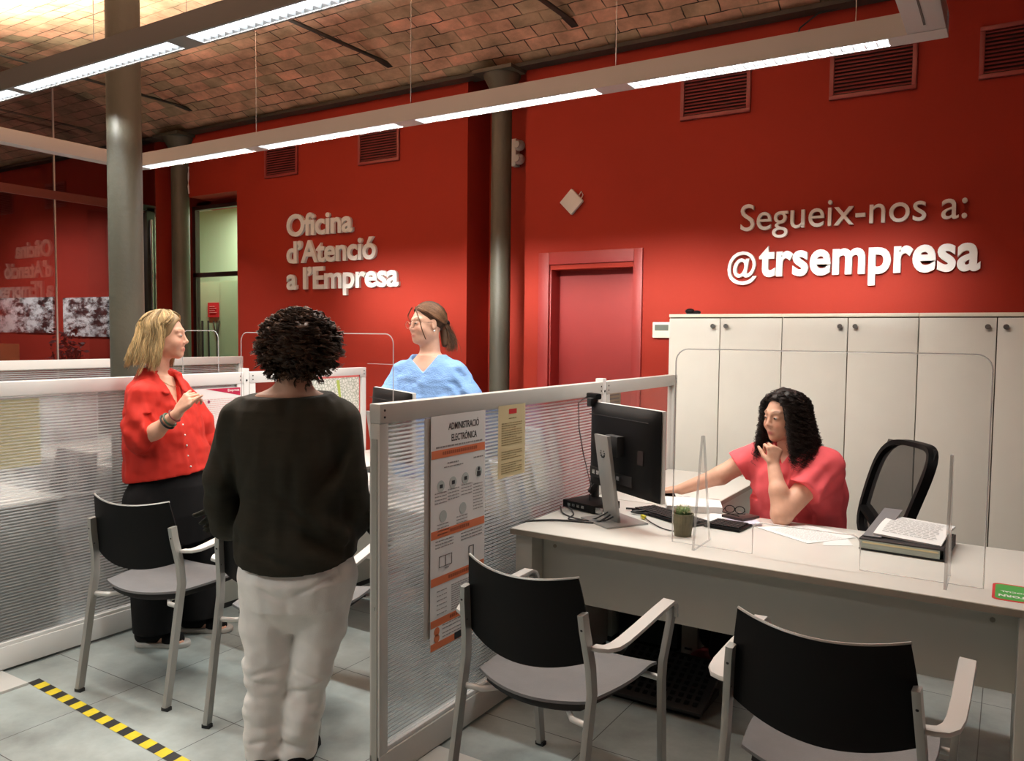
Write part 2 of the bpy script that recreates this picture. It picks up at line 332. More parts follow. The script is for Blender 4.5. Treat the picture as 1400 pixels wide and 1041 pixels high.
def link(o, parent=None, world=True):
    COL.objects.link(o)
    if parent is not None:
        o.parent = parent
        if world and parent.parent is None: o.location = -parent.location
    return o
def build(name, mb, mats, parent=None, bevel=0.0, smooth=False, world=True, seg=2):
    me = bpy.data.meshes.new(name); me.from_pydata(mb.v, [], mb.f); me.update()
    mats = mats if isinstance(mats, (list, tuple)) else [mats]
    for m in mats: me.materials.append(m)
    if len(mats) > 1: me.polygons.foreach_set('material_index', mb.mi)
    bm = bmesh.new(); bm.from_mesh(me)
    if bevel:
        es = [e for e in bm.edges if len(e.link_faces) == 2 and e.calc_face_angle(0) > 0.7]
        bmesh.ops.bevel(bm, geom=es, offset=bevel, segments=seg, profile=0.6, affect='EDGES', clamp_overlap=True)
    bmesh.ops.recalc_face_normals(bm, faces=bm.faces); bm.to_mesh(me); bm.free()
    if smooth or bevel:
        me.polygons.foreach_set('use_smooth', [True] * len(me.polygons))
        try: me.set_sharp_from_angle(angle=math.radians(40))
        except Exception: pass
    o = bpy.data.objects.new(name, me); link(o, parent, world); return o
def tag(o, label, cat, group=None, kind=None):
    o['label'] = label; o['category'] = cat
    if group: o['group'] = group
    if kind: o['kind'] = kind
    return o
def thing(name, label, cat, loc=(0, 0, 0), rz=0.0, group=None, kind=None):
    o = bpy.data.objects.new(name, None); COL.objects.link(o); o.location = loc; o.rotation_euler = (0, 0, rz); o.empty_display_size = 0.1
    return tag(o, label, cat, group, kind)
def struct(name, mb, mats, **k):
    o = build(name, mb, mats, **k); o['kind'] = 'structure'; return o
def children(o): return [c for c in bpy.data.objects if c.parent == o]
def dup(root, loc, rz, label, group=None):
    r = root.copy(); COL.objects.link(r); r.location = loc; r.rotation_euler = (0, 0, rz); r['label'] = label
    if group: r['group'] = group
    for ch in children(root):
        c = ch.copy(); COL.objects.link(c); c.parent = r
        for g in children(ch):
            d = g.copy(); COL.objects.link(d); d.parent = c
    return r
def text_mesh(body, bold=0.0, extrude=0.01, track=1.0, res=5):
    """mesh verts/faces of a line of text in the x-y plane, cap height scaled to 1, starting at x=0"""
    def ev(t, off, ext):
        cu = bpy.data.curves.new('t', 'FONT'); cu.body = t; cu.size = 1; cu.offset = off; cu.extrude = ext; cu.resolution_u = res; cu.space_character = track
        o = bpy.data.objects.new('t', cu); COL.objects.link(o); dg = bpy.context.evaluated_depsgraph_get(); dg.update()
        me = bpy.data.meshes.new_from_object(o.evaluated_get(dg)); v = [tuple(x.co) for x in me.vertices]; f = [tuple(p.vertices) for p in me.polygons]
        bpy.data.objects.remove(o); bpy.data.curves.remove(cu); bpy.data.meshes.remove(me); return v, f
    h, _ = ev('E', 0, 0); cap = max(a[1] for a in h)
    v, f = ev(body, bold, 1.0); x0 = min(a[0] for a in v)
    return [((a[0] - x0) / cap, a[1] / cap, a[2]) for a in v], f
def text_on(mb, body, org, dx, dz, width, cap, depth, nrm, bold=0.0, track=1.0, mi=0, res=5):
    v, f = text_mesh(body, bold, 0, track, res); w = max(a[0] for a in v); dx = Vector(dx); dz = Vector(dz); nrm = Vector(nrm); org = Vector(org)
    k = width / w if width else cap
    mb.add([org + dx * a[0] * k + dz * a[1] * cap + nrm * (depth * (a[2] + 1) / 2) for a in v], f, mi); return k * w

# ------------------------------------------------------------------ the room
WY = 5.85
b = MB(); b.box(-14, 3, -3, 9, -0.1, 0); struct('floor', b, FLOOR)
# long red wall, pieces around the door, the column niches and the glazed doorway
b = MB(); Z1 = 4.3
b.box(-7.187, -4.135, WY, 6.4, 0, Z1); b.box(-3.535, -3.29, WY, 6.4, 0, Z1); b.box(-2.53, 3, WY, 6.4, 0, Z1); b.box(-3.29, -2.53, WY, 6.4, 2.10, Z1)
b.box(-4.135, -3.535, 6.2, 6.4, 0, Z1)                        # niche behind the right column
b.box(-8.02, -7.187, WY, 6.4, 3.085, Z1)                      # lintel over the glazed doorway
b.box(-8.9, -8.29, 6.16, 6.18, 0, Z1); b.box(-8.29, -8.02, 6.16, 6.18, 3.03, Z1)
b.box(-8.29, -7.187, 6.16, 6.4, 3.03, 3.085)
b.box(-14, -8.62, WY, 6.4, 0, Z1)
struct('wall_back', b, RED)
b = MB(); b.box(-14, 3, -3.1, -3, 0, 4.4); struct('wall_front', b, mat('dim_hall_plaster', (0.30, 0.26, 0.23), 0.8))
b = MB(); b.box(-13.2, -13.1, -3, 6, 0, 4.4); struct('wall_left', b, RED)
b = MB(); b.box(2.9, 3.0, -3, 6, 0, 4.4); struct('wall_right', b, RED)

def vault(y0, y1, rise=0.36, zs=3.81):
    n = 28; x0, x1 = -14.0, 3.0; vs = []; uvs = []; L = 0; prev = None
    for i in range(n + 1):
        t = i / n; y = y0 + (y1 - y0) * t; z = zs + 4 * rise * t * (1 - t)
        if prev: L += math.hypot(y - prev[0], z - prev[1])
        prev = (y, z)
        for x in (x0, x1): vs.append((x, y, z)); uvs.append((x, L))
    # outer skin gives the shell its thickness
    m = len(vs); vs += [(v[0], v[1], v[2] + 0.12) for v in vs]; uvs += uvs
    fs = [(2 * i, 2 * i + 1, 2 * i + 3, 2 * i + 2) for i in range(n)] + [(m + 2 * i, m + 2 * i + 2, m + 2 * i + 3, m + 2 * i + 1) for i in range(n)]
    return vs, fs, uvs
for k, (ya, yb) in enumerate(((5.80, 2.6), (2.6, -0.6), (-0.6, -3.0))):
    vs, fs, uvs = vault(ya, yb); me = bpy.data.meshes.new('ceiling'); me.from_pydata(vs, [], fs); uvl = me.uv_layers.new(name='UVMap')
    for lp in me.loops: uvl.data[lp.index].uv = uvs[lp.vertex_index]
    me.materials.append(BRICK); me.polygons.foreach_set('use_smooth', [True] * len(me.polygons)); me.update()
    o = bpy.data.objects.new('ceiling', me); COL.objects.link(o); o['kind'] = 'structure'
b = MB()
for y in (5.79, 2.6, -0.6):
    b.box(-14, 3, y - 0.06, y + 0.055, 3.765, 3.785); b.box(-14, 3, y - 0.008, y + 0.008, 3.785, 4.0); 
b.box(-14, 3, 5.845, 5.95, 3.79, 4.3)
o = struct('trim_1', b, BEAM)
b = MB(); b.box(-14, 3, -3, 6.4, 4.32, 4.4); struct('ceiling_slab', b, BEAM)
# iron tie rods across the vault
for i, X in enumerate((-2.93, -4.77, -7.55, -9.4)):
    r = thing('tie_rod', ['dark iron tie rod at the top edge of the photo, right of the niche column',
                          'dark iron tie rod crossing the middle of the brick vault above the long lamp',
                          'dark iron tie rod on the vault just right of the big round column',
                          'dark iron tie rod on the vault left of the big round column'][i], 'tie rod', (X, 2.7, 3.94), group='iron tie rods under the vault')
    b = MB(); b.box(X - 0.022, X + 0.022, 2.72, 5.62, 3.93, 3.945); build('bar', b, BEAM, r, bevel=0.003)
    b = MB(); b.prism([(5.38, 3.93), (5.66, 3.90), (5.62, 3.96)], 0, X - 0.03, X + 0.03); build('end_wedge', b, BEAM, r)

# columns
def column(x, y, rad, label, top=3.765):
    t = thing('iron_column', label, 'column', (x, y, 0), group=None)
    prof = [(rad * 1.5, 0), (rad * 1.5, 0.06), (rad * 1.08, 0.10), (rad, 0.16), (rad * 0.97, top - 0.32)]
    b = MB(); b.lathe((x, y, 0), prof, 40); build('shaft', b, STEEL, t, smooth=True)
    b = MB(); b.lathe((x, y, 0), [(rad * 0.97, top - 0.32), (rad * 1.15, top - 0.30), (rad * 1.05, top - 0.27), (rad * 1.1, top - 0.16), (rad * 1.75, top - 0.05), (rad * 1.8, top - 0.03)], 40)
    b.box(x - rad * 2.2, x + rad * 2.2, y - rad * 1.9, min(y + rad * 1.9, 5.84 if y > 5 else 99), top - 0.03, top)
    build('capital', b, STEEL, t, smooth=True)
    return t
column(-4.075, 2.585, 0.088, 'large dark olive round iron column behind the woman in the red blouse')
column(-3.735, 5.78, 0.088, 'round grey-green iron column in the dark niche behind the woman in blue')
column(-8.09, 5.80, 0.10, 'far round iron column left of the pale green glazed doorway')

# red door in the long wall
b = MB()
b.box(-3.389, -3.29, WY - 0.02, WY + 0.02, 0, 2.24); b.box(-2.53, -2.458, WY - 0.02, WY + 0.02, 0, 2.24); b.box(-3.29, -2.53, WY - 0.02, WY + 0.02, 2.14, 2.24)
b.box(-3.29, -3.275, WY, 6.08, 0, 2.14); b.box(-2.545, -2.53, WY, 6.08, 0, 2.14)
struct('door_1', b, DRED, bevel=0.004)
b = MB(); b.box(-3.28, -2.54, 6.0, 6.05, 0, 2.10); o = build('door_leaf', b, DRED, bpy.data.objects['door_1'])
# glazed doorway to the green room
b = MB(); y0, y1 = 6.10, 6.16
xs = (-8.29, -7.187)
for (a, c, d, e) in ((-8.29, -8.235, 0, 3.03), (-7.205, -7.187, 0, 3.03), (-8.29, -7.187, 2.985, 3.03), (-8.29, -7.187, 2.20, 2.25)): b.box(a, c, y0, y1, d, e)
struct('door_2', b, mat('dark_maroon_door_frame', (0.03, 0.006, 0.006), 0.4))
b = MB(); b.box(-8.235, -7.205, 6.125, 6.132, 2.25, 2.985); b.box(-8.235, -7.205, 6.125, 6.132, 0.02, 2.20); build('glass', b, CLEARP, bpy.data.objects['door_2'])
b = MB(); b.box(-11.6, -6.6, 8.0, 8.1, 0, 3.4); b.box(-11.7, -11.6, 6.4, 8.1, 0, 3.4); b.box(-7.187, -7.1, 6.4, 8.1, 0, 3.4); struct('wall_greenroom', b, GREENW)
b = MB(); b.box(-11.7, -6.5, 6.4, 8.1, 3.4, 3.5); struct('ceiling_greenroom', b, WHITE)
area('green_room_lamp', (-8.8, 7.5, 3.35), 1.6, 0.4, 75, color=(1, 0.98, 0.9))  # unseen light added to brighten the green room
area('green_room_lamp', (-8.3, 6.47, 3.36), 1.6, 0.08, 85, color=(0.9, 1, 0.85))  # second added light, tinted to make the screen greener
t = thing('folding_screen', 'pale green panel with dark tree trunks and small red notice behind the glazed doorway', 'screen', (-8.6, 6.7, 0))
b = MB(); b.box(-9.3, -8.555, 6.70, 6.74, 0, 2.2); build('panel', b, GREEND, t)
b = MB(); b.box(-8.545, -7.9, 6.69, 6.73, 0, 2.2); build('panel', b, GREEND, t)
b = MB(); b.box(-8.80, -8.585, 6.69, 6.699, 1.743, 1.931); build('notice', b, REDP, t)
b = MB()
for k in range(4): b.box(-8.76, -8.76 + (0.10 if k % 2 else 0.13), 6.686, 6.689, 1.80 + 0.026 * k, 1.806 + 0.026 * k)
build('notice_text', b, PINKP, t)
b = MB()
for (x, w, ln) in ((-8.945, 0.055, 0.0), (-8.79, 0.04, -0.03), (-8.65, 0.025, 0.01)):
    b.prism([(x, 0.3), (x + w, 0.3), (x + w * 0.9 + ln, 1.70), (x + w * 0.2 + ln, 1.70)], 1, 6.692, 6.697)
b.prism([(-8.64, 1.45), (-8.62, 1.45), (-8.57, 1.70), (-8.59, 1.70)], 1, 6.692, 6.697); b.prism([(-8.65, 1.50), (-8.635, 1.50), (-8.69, 1.70), (-8.705, 1.70)], 1, 6.692, 6.697)
build('tree_print', b, mat('dark_green_print', (0.05, 0.06, 0.05), 0.7), t)

# glass wall on the left with its transom and mullions
GX = -8.62
b = MB(); b.box(GX - 0.006, GX + 0.006, -3, 5.84, 0.0, 4.3); struct('window_1', b, GLASSW)
b = MB(); b.box(GX - 0.02, GX + 0.02, -3, 5.84, 2.93, 3.02); build('transom', b, mat('maroon_bronze_bar', (0.14, 0.035, 0.03), 0.4), bpy.data.objects['window_1'])
b = MB()
for y in (4.67, 3.2, 1.6): b.box(GX - 0.004, GX + 0.012, y - 0.007, y + 0.007, 0, 4.1)
build('mullion', b, mat('pale_joint', (0.55, 0.45, 0.42), 0.5), bpy.data.objects['window_1'])
b = MB(); b.box(GX - 0.03, GX + 0.05, 5.70, 5.80, 0.0, 2.99); b.box(GX - 0.03, GX + 0.05, 5.45, 5.80, 2.95, 3.02); build('door_frame', b, mat('dark_steel_frame', (0.05, 0.05, 0.045), 0.3, metal=0.5), bpy.data.objects['window_1'])
b = MB(); b.tube([(GX + 0.075, 5.74, 0.9), (GX + 0.075, 5.74, 2.85)], 0.018, 12); build('pull_bar', b, CHROME, bpy.data.objects['window_1'], smooth=True)

# pictures, plants and box beyond the glass
for i, (xa, xb, za, zb, lab) in enumerate(((-12.4, -10.84, 1.52, 2.0, 'wide grey photograph mural beyond the glass wall, at the picture edge'), (-10.6, -9.35, 1.48, 1.98, 'grey landscape photograph mural beyond the glass, close to the big column'))):
    t = thing('photo_mural', lab, 'picture', ((xa + xb) / 2, 5.83, za), group='photograph murals beyond the glass')
    b = MB(); b.box(xa, xb, 5.825, 5.848, za, zb); build('panel', b, photo_mat(3 + i * 7), t)
LEAF = mat('dark_red_leaf', (0.05, 0.014, 0.02), 0.5, noise=0.3)  # silhouette darkness and red reflection are put into the leaf colour
for i, (x, y) in enumerate(((-10.0, 4.5), (-9.75, 5.4))):
    t = thing('potted_plant', ['bushy dark leaved plant beyond the glass wall below the wide mural', 'taller dark leaved plant beyond the glass beside the big column'][i], 'plant', (x, y, 0))
    b = MB(); b.lathe((x, y, 0), [(0.16, 0), (0.21, 0.42), (0.22, 0.44), (0.19, 0.44), (0.17, 0.36)], 24); build('pot', b, BLACKM, t, smooth=True)
    lf = MB(); st = MB()
    for k in range(420):
        a = random.uniform(0, 2 * PI); R = random.uniform(0.0, 0.5) * (1 if i == 0 else 0.42); z = random.uniform(0.7, 1.43 + 0.17 * i) - 0.35 * R
        c = Vector((x + R * math.cos(a), y + R * math.sin(a), z)); d = Vector((random.gauss(0, 1), random.gauss(0, 1), random.gauss(0, 0.6))).normalized()
        s = d.cross(Vector((random.gauss(0, 1), random.gauss(0, 1), random.gauss(0, 1)))).normalized(); L_ = random.uniform(0.05, 0.10)
        lf.add([c, c + d * L_ * 0.5 + s * L_ * 0.22, c + d * L_, c + d * L_ * 0.5 - s * L_ * 0.22], [(0, 1, 2, 3)])
    for k in range(14):
        a = random.uniform(0, 2 * PI); R = random.uniform(0.05, 0.2); st.tube([(x, y, 0.4), (x + R * 0.5 * math.cos(a), y + R * 0.5 * math.sin(a), 0.9), (x + R * math.cos(a), y + R * math.sin(a), 1.3)], 0.008, 5)
    build('foliage', lf, LEAF, t); build('stem', st, BLACKM, t)
t = thing('cardboard_box', 'ochre printed box beyond the glass wall at the picture edge', 'box', (-8.9, 4.15, 0))
b = MB(); b.box(-9.1, -8.75, 4.0, 4.35, 1.0, 1.41); build('carton', b, mat('ochre_card', (0.42, 0.2, 0.07), 0.7), t, bevel=0.005)
b = MB(); b.box(-9.15, -8.7, 3.95, 4.4, 0, 1.0); build('plinth', b, BLACKM, t)

# pipes and little fittings on the wall
def vent(x0, x1, z0, z1, lab):
    t = thing('air_vent', lab, 'vent', ((x0 + x1) / 2, WY, z0), group='louvred air vents high on the red wall')
    b = MB(); fw = 0.028; y = WY - 0.022
    b.box(x0, x1, y, WY, z0, z0 + fw); b.box(x0, x1, y, WY, z1 - fw, z1); b.box(x0, x0 + fw, y, WY, z0 + fw, z1 - fw); b.box(x1 - fw, x1, y, WY, z0 + fw, z1 - fw)
    build('frame', b, VENTM, t, bevel=0.003)
    b = MB(); b.box(x0 + fw, x1 - fw, WY - 0.004, WY - 0.001, z0 + fw, z1 - fw); build('backing', b, VDARK, t)
    n = 11; b = MB()
    for k in range(n):
        z = z0 + fw + (z1 - z0 - 2 * fw) * (k + 0.5) / n
        b.add([(x0 + fw, WY - 0.018, z - 0.006), (x1 - fw, WY - 0.018, z - 0.006), (x1 - fw, WY - 0.005, z + 0.008), (x0 + fw, WY - 0.005, z + 0.008),
               (x0 + fw, WY - 0.018, z - 0.004), (x1 - fw, WY - 0.018, z - 0.004), (x1 - fw, WY - 0.005, z + 0.010), (x0 + fw, WY - 0.005, z + 0.010)],
              [(0, 1, 2, 3), (7, 6, 5, 4), (0, 4, 5, 1), (3, 2, 6, 7)])
    build('slat', b, VENTM, t)
    return t
for (a, c, lab) in ((-6.73, -6.243, 'louvred vent high on the wall, the one above the first word of Oficina'), (-5.415, -4.904, 'louvred vent high on the wall between the Oficina lettering and the column niche'),
                    (-2.179, -1.658, 'louvred vent high on the wall, first one to the right of the red door'), (-1.123, -0.59, 'louvred vent high on the wall above the lettering Segueix-nos, beside the lamp corner'),
                    (-0.243, 0.29, 'louvred vent high on the wall, the last one at the right edge of the photo')):
    vent(a, c, 3.17, 3.49, lab)
# white diamond shaped access point
t = thing('access_point', 'white square device mounted as a diamond on the red wall', 'access point', (-3.08, WY, 2.53))
b = MB(); c = (-3.08, 2.64); h = 0.106
b.prism([(c[0] - h, c[1]), (c[0], c[1] - h), (c[0] + h, c[1]), (c[0], c[1] + h)], 1, WY - 0.04, WY - 0.008); build('housing', b, WHITE, t, bevel=0.006)
b = MB(); b.cyl((-3.08, WY - 0.01, 2.64), 0.05, 0.01, 20, axis=1); build('mount', b, WHITE, t)
b = MB(); b.tube([(-3.03, WY - 0.012, 2.68), (-3.0, WY - 0.015, 2.72), (-2.985, WY - 0.015, 2.69), (-3.0, WY - 0.02, 2.655)], 0.004, 6); build('cable', b, WHITE, t)
# thermostat
t = thing('thermostat', 'white wall thermostat with grey display beside the tall cabinets', 'thermostat', (-2.28, WY, 1.54))
b = MB(); b.box(-2.36, -2.19, WY - 0.03, WY, 1.545, 1.665); build('body', b, CABT, t, bevel=0.006)
b = MB(); b.box(-2.34, -2.23, WY - 0.033, WY - 0.03, 1.60, 1.645); build('display', b, mat('lcd_grey', (0.12, 0.14, 0.12), 0.3), t)
# twin emergency lamp in the niche
t = thing('emergency_lamp', 'small twin-head emergency lamp in the niche beside the right column', 'lamp', (-3.78, 6.2, 3.1))
b = MB(); b.box(-3.86, -3.81, 6.13, 6.2, 3.06, 3.30); build('base', b, WHITE, t, bevel=0.005)
for z in (3.23, 3.11):
    b = MB(); b.sphere((-3.765, 6.12, z), 0.048, 18, 12); o = build('head', b, WHITE, t, smooth=True)
    b = MB(); b.cyl((-3.765, 6.065, z), 0.03, 0.012, 18, axis=1); build('lens', b, WHITE, o)
t = thing('wall_cable', 'thin loose white cable on the wall edge beside the far column', 'cable', (-7.99, WY, 3.1))
b = MB(); b.tube([(-7.99, WY - 0.01, 3.12), (-7.985, WY - 0.02, 3.2), (-7.995, WY - 0.012, 3.28), (-7.98, WY - 0.02, 3.34), (-7.99, WY - 0.01, 3.42)], 0.008, 6); build('cord', b, WHITE, t)
t = thing('wall_cable', 'thin cable hanging from the wall head above the lettering Segueix-nos', 'cable', (-1.1, WY, 3.7))
b = MB(); b.tube([(-1.35, WY - 0.02, 3.62), (-1.32, WY - 0.05, 3.68), (-1.2, WY - 0.04, 3.76), (-0.7, WY - 0.03, 3.80)], 0.006, 6); build('cord', b, BLACKM, t)

# raised wall lettering
def lettering(name, label, lines, group=None):
    t = thing(name, label, 'wall lettering', (lines[0][1], WY, lines[-1][3]))
    for (s, x0, x1, z, cap, bold, track) in lines:
        b = MB(); text_on(b, s, (x0, WY - 0.004, z), (1, 0, 0), (0, 0, 1), x1 - x0, cap, 0.03, (0, -1, 0), bold, track); build('lettering', b, LETTER, t)
lettering('wall_lettering', 'raised white letters reading Oficina d’Atenció a l’Empresa',
          [('Oficina', -6.386, -5.472, 2.548, 0.208, 0.026, 0.97), ('d’Atenció', -6.388, -5.173, 2.274, 0.208, 0.026, 0.97), ('a l’Empresa', -6.39, -4.892, 2.006, 0.208, 0.026, 0.97)])
lettering('wall_lettering', 'raised white letters reading Segueix-nos a: @trsempresa',
          [('Segueix-nos a:', -1.700, -0.274, 2.322, 0.185, 0.0, 1.0), ('@', -1.785, -1.575, 1.99, 0.170, 0.012, 1.0), ('trsempresa', -1.560, -0.19, 1.998, 0.232, 0.030, 1.03)])

# ------------------------------------------------------------------ pendant linear lamps
def pendant(name, label, y0, y1, xa, xb, lit, hmat, z0=2.75, z1=2.84):
    t = thing(name, label, 'pendant lamp', ((xa + xb) / 2, (y0 + y1) / 2, z0))
    b = MB(); w = 0.012
    b.box(xa, xb, y0, y0 + w, z0, z1); b.box(xa, xb, y1 - w, y1, z0, z1); b.box(xa, xb, y0 + w, y1 - w, z1 - 0.01, z1)
    edges = [xa] + [v for s in lit for v in s] + [xb]
    for i in range(0, len(edges), 2): b.box(edges[i], edges[i + 1], y0 + w, y1 - w, z0, z0 + 0.01)
    build('housing', b, hmat, t)
    for (a, c) in lit:
        b = MB(); b.box(a, c, y0 + w + 0.001, y1 - w - 0.001, z0 + 0.022, z0 + 0.030); g = build('tube', b, EMIT, t)
        b = MB(); n = int((c - a) / 0.045)
        for k in range(n + 1):
            x = a + (c - a) * k / n; b.box(x - 0.0015, x + 0.0015, y0 + w, y1 - w, z0 + 0.001, z0 + 0.02)
        build('louvre', b, LOUVRE, t)
    return t
t = pendant('pendant_lamp', 'long pale linear lamp hung parallel to the red wall, across the whole picture', 3.555, 3.665, -5.5, -0.263, F1, LAMPH)
b = MB()
for x in (-4.24, -2.95, -1.68, -0.6): b.tube([(x, 3.61, 2.84), (x, 3.61, 4.12)], 0.0018, 5)
build('wire', b, CHROME, t)
t = pendant('pendant_lamp', 'dark-sided linear lamp running across the upper left, in front of the big column', 2.10, 2.21, -5.5, -0.263, F0, LAMPG)
b = MB()
for x in (-5.1, -3.62, -2.95, -1.68): b.tube([(x, 2.155, 2.84), (x, 2.155, 4.0)], 0.0018, 5)
build('wire', b, CHROME, t)
def cross(label, x0, x1, ya, yb, slot):
    t = thing('pendant_lamp', label, 'pendant lamp', ((x0 + x1) / 2, (ya + yb) / 2, 2.75))
    b = MB(); b.box(x0, x1, ya, yb, 2.75, 2.84); build('housing', b, LAMPH, t, bevel=0.003)
    if slot: b = MB(); b.box((x0 + x1) / 2 - 0.004, (x0 + x1) / 2 + 0.004, ya, yb - 0.08, 2.748, 2.75); build('slot', b, BEAM, t)
cross('unlit short cross bar of the lamp frame at the top right corner', -0.40, -0.263, 2.21, 3.553, True)
cross('unlit short cross bar of the lamp frame behind the big column', -5.60, -5.502, 2.0, 3.66, False)

# ------------------------------------------------------------------ tall cabinets
cx = [-2.065, -1.698, -1.285, -0.882, -0.483, -0.079, 0.325]
labs = ['white two-door storage cabinet nearest the red door, leftmost of the row', 'white two-door storage cabinet in the middle of the row behind the seated woman', 'white two-door storage cabinet at the right end of the row, cut by the frame']
for u in range(3):
    xa, xb, xc = cx[2 * u], cx[2 * u + 1], cx[2 * u + 2]
    t = thing('storage_cabinet', labs[u], 'cabinet', ((xa + xc) / 2, 5.6, 0), group='white storage cabinets along the wall')
    b = MB(); b.box(xa + 0.001, xc - 0.001, 5.42, 5.84, 0, 1.69); build('body', b, GAP if False else CAB, t)
    b = MB(); b.box(xa + 0.001, xc - 0.001, 5.395, 5.84, 1.69, 1.712); build('top', b, CABT, t, bevel=0.002)
    b = MB(); b.box(xa + 0.004, xc - 0.004, 5.417, 5.42, 0.08, 1.69); build('shadow_gap', b, GAP, t)
    for (p, q, kx) in ((xa, xb, xb - 0.045), (xb, xc, xb + 0.045)):
        b = MB(); b.box(p + 0.003, q - 0.003, 5.40, 5.417, 0.08, 1.682); d = build('door', b, CAB, t, bevel=0.0015)
        b = MB(); b.cyl((kx, 5.378, 1.63), 0.012, 0.022, 18, axis=1); b.cyl((kx, 5.374, 1.63), 0.015, 0.006, 18, axis=1); build('knob', b, CHROME, d, smooth=True)
t = thing('webcam', 'small black webcam lying on top of the cabinet row', 'webcam', (-1.93, 5.5, 1.712))
b = MB(); b.sphere((-1.95, 5.5, 1.735), (0.035, 0.025, 0.02)); b.sphere((-1.90, 5.5, 1.727), (0.03, 0.02, 0.015)); build('body', b, BLACKP, t, smooth=True)
b = MB(); b.box(-1.97, -1.88, 5.48, 5.52, 1.712, 1.72); build('clip', b, BLACKM, t)

# ------------------------------------------------------------------ office partitions
def partition(label, X, ya, yb, ribbed=True, post_a=True, post_b=True, top=1.318, base=True, m=ALU):
    t = thing('office_partition', label, 'partition', (X, (ya + yb) / 2, 0), group=None, kind='thing')
    w = 0.022; pw = 0.044
    b = MB(); b.box(X - w - 0.002, X + w + 0.002, ya, yb, top - 0.066, top); build('top_rail', b, m, t, bevel=0.004)
    if base:
        b = MB(); b.box(X - w - 0.002, X + w + 0.002, ya, yb, 0.012, 0.115); build('base_board', b, m, t, bevel=0.004)
        b = MB(); b.box(X - w + 0.004, X + w - 0.004, ya + pw, yb - pw, 0.115, 0.132); build('ledge', b, ALUW, t, bevel=0.003)
    for flag, y0, y1 in ((post_a, ya, ya + pw), (post_b, yb - pw, yb)):
        if flag:
            b = MB(); b.box(X - w, X + w, y0, y1, 0.0, top - 0.066); p = build('post', b, m, t, bevel=0.003)
    b = MB(); b.box(X - 0.006, X + 0.006, ya + pw, yb - pw, 0.125, top - 0.06); build('panel', b, RIB if ribbed else CLEARP, t)
    b = MB()
    for y in (ya + 0.022, yb - 0.022):
        for z in (top - 0.022, top - 0.045): b.cyl((X + w + 0.001, y - 0.0, z), 0.004, 0.003, 10, axis=0)
    build('screw', b, BLACKM, t)
    return t
PX = -1.79
t = partition('ribbed translucent partition in the foreground carrying the orange poster', PX, 2.009, 3.713)
b = MB(); b.box(PX - 0.012, PX + 0.012, 2.006, 2.009, 0.02, 1.20); b.box(PX - 0.004, PX + 0.004, 2.004, 2.006, 0.62, 0.63); build('end_groove', b, mat('mid_grey_enamel', (0.36, 0.36, 0.33), 0.4), t)
partition('clear-paned partition between the monitor and the tall cabinets', PX, 3.757, 4.78, ribbed=False, post_a=True)
t = thing('corner_post', 'short pale post joining the two right-hand partitions behind the monitor', 'post', (PX, 3.735, 0))
b = MB(); b.box(PX - 0.022, PX + 0.022, 3.715, 3.755, 0, 1.335); build('shaft', b, ALUW, t, bevel=0.004)
b = MB(); b.cyl((PX + 0.022, 3.735, 1.27), 0.006, 0.003, 10, axis=0); build('screw', b, BLACKM, t)
PX2 = -3.845
partition('ribbed translucent partition behind the black-backed chair on the left', PX2, 1.35, 3.147, m=ALUW)
partition('clear-paned partition behind the curly-haired woman with a map on it', PX2, 3.193, 4.20, ribbed=False, m=ALUW)
t = thing('corner_post', 'white post joining the two left-hand partitions', 'post', (PX2, 3.17, 0))
b = MB(); b.box(PX2 - 0.022, PX2 + 0.022, 3.15, 3.19, 0, 1.34); build('shaft', b, ALUW, t, bevel=0.004)
b = MB(); b.cyl((PX2 + 0.022, 3.17, 1.27), 0.006, 0.003, 10, axis=0); build('screw', b, BLACKM, t)
partition('far ribbed partition behind the left-hand desks', -6.0, 1.8, 4.92, top=1.335, m=ALUW)
for (x, ya, lab) in ((PX, 2.10, 'flat pale foot plate under the foreground partition'), (PX2, 1.45, 'flat pale foot plate under the left partition')):
    t = thing('foot_plate', lab, 'foot plate', (x, ya, 0))
    b = MB(); b.box(x + 0.024, x + 0.25, ya, ya + 0.24 if x == PX else ya + 0.34, 0.0, 0.012); build('plate', b, ALU, t, bevel=0.002)

# posters and sheets on the partitions; drawn on the local plane: text runs along +y, face looks to +x
def sheet(name, label, cat, X, y0, y1, z0, z1, m, tilt=0.0):
    t = thing(name, label, cat, (X, (y0 + y1) / 2, z0))
    b = MB(); n = 14
    b.grid(lambda u, v: (X + 0.0058, y0 + (y1 - y0) * u, z0 + (z1 - z0) * v + 0.0), n, n, thick=0.0008)
    build('sheet', b, m, t); return t
def ybox(b, X, y0, y1, z0, z1): b.box(X + 0.0062, X + 0.0068, y0, y1, z0, z1)
def scrib(b, X, y0, y1, z, h=0.004, frac=0.7):   # one line of unreadably small print
    y = y0
    while y < y1:
        w = random.uniform(0.006, 0.022); w = min(w, y1 - y)
        ybox(b, X, y, y + w, z, z + h); y += w + 0.004
X = PX + 0.024; pa, pb, pz0, pz1 = 2.275, 2.625, 0.385, 1.255
t = sheet('poster', 'long white poster with orange bands titled Administració Electrònica', 'poster', X, pa, pb, pz0, pz1, PAPER)
H = pz1 - pz0
def bands(zf): return pz1 - zf * H
b = MB()
for (a, c) in ((0.145, 0.18), (0.485, 0.52), (0.685, 0.72), (0.865, 0.897), (0.965, 0.995)): ybox(b, X, pa + 0.003, pb - 0.003, bands(c), bands(a))
for z in (0.92, 0.95):
    b.cyl((X + 0.0062, pa + 0.04, bands(z - 0.002)), 0.016, 0.001, 20, axis=0)
build('band', b, ORANGE, t)
b = MB()
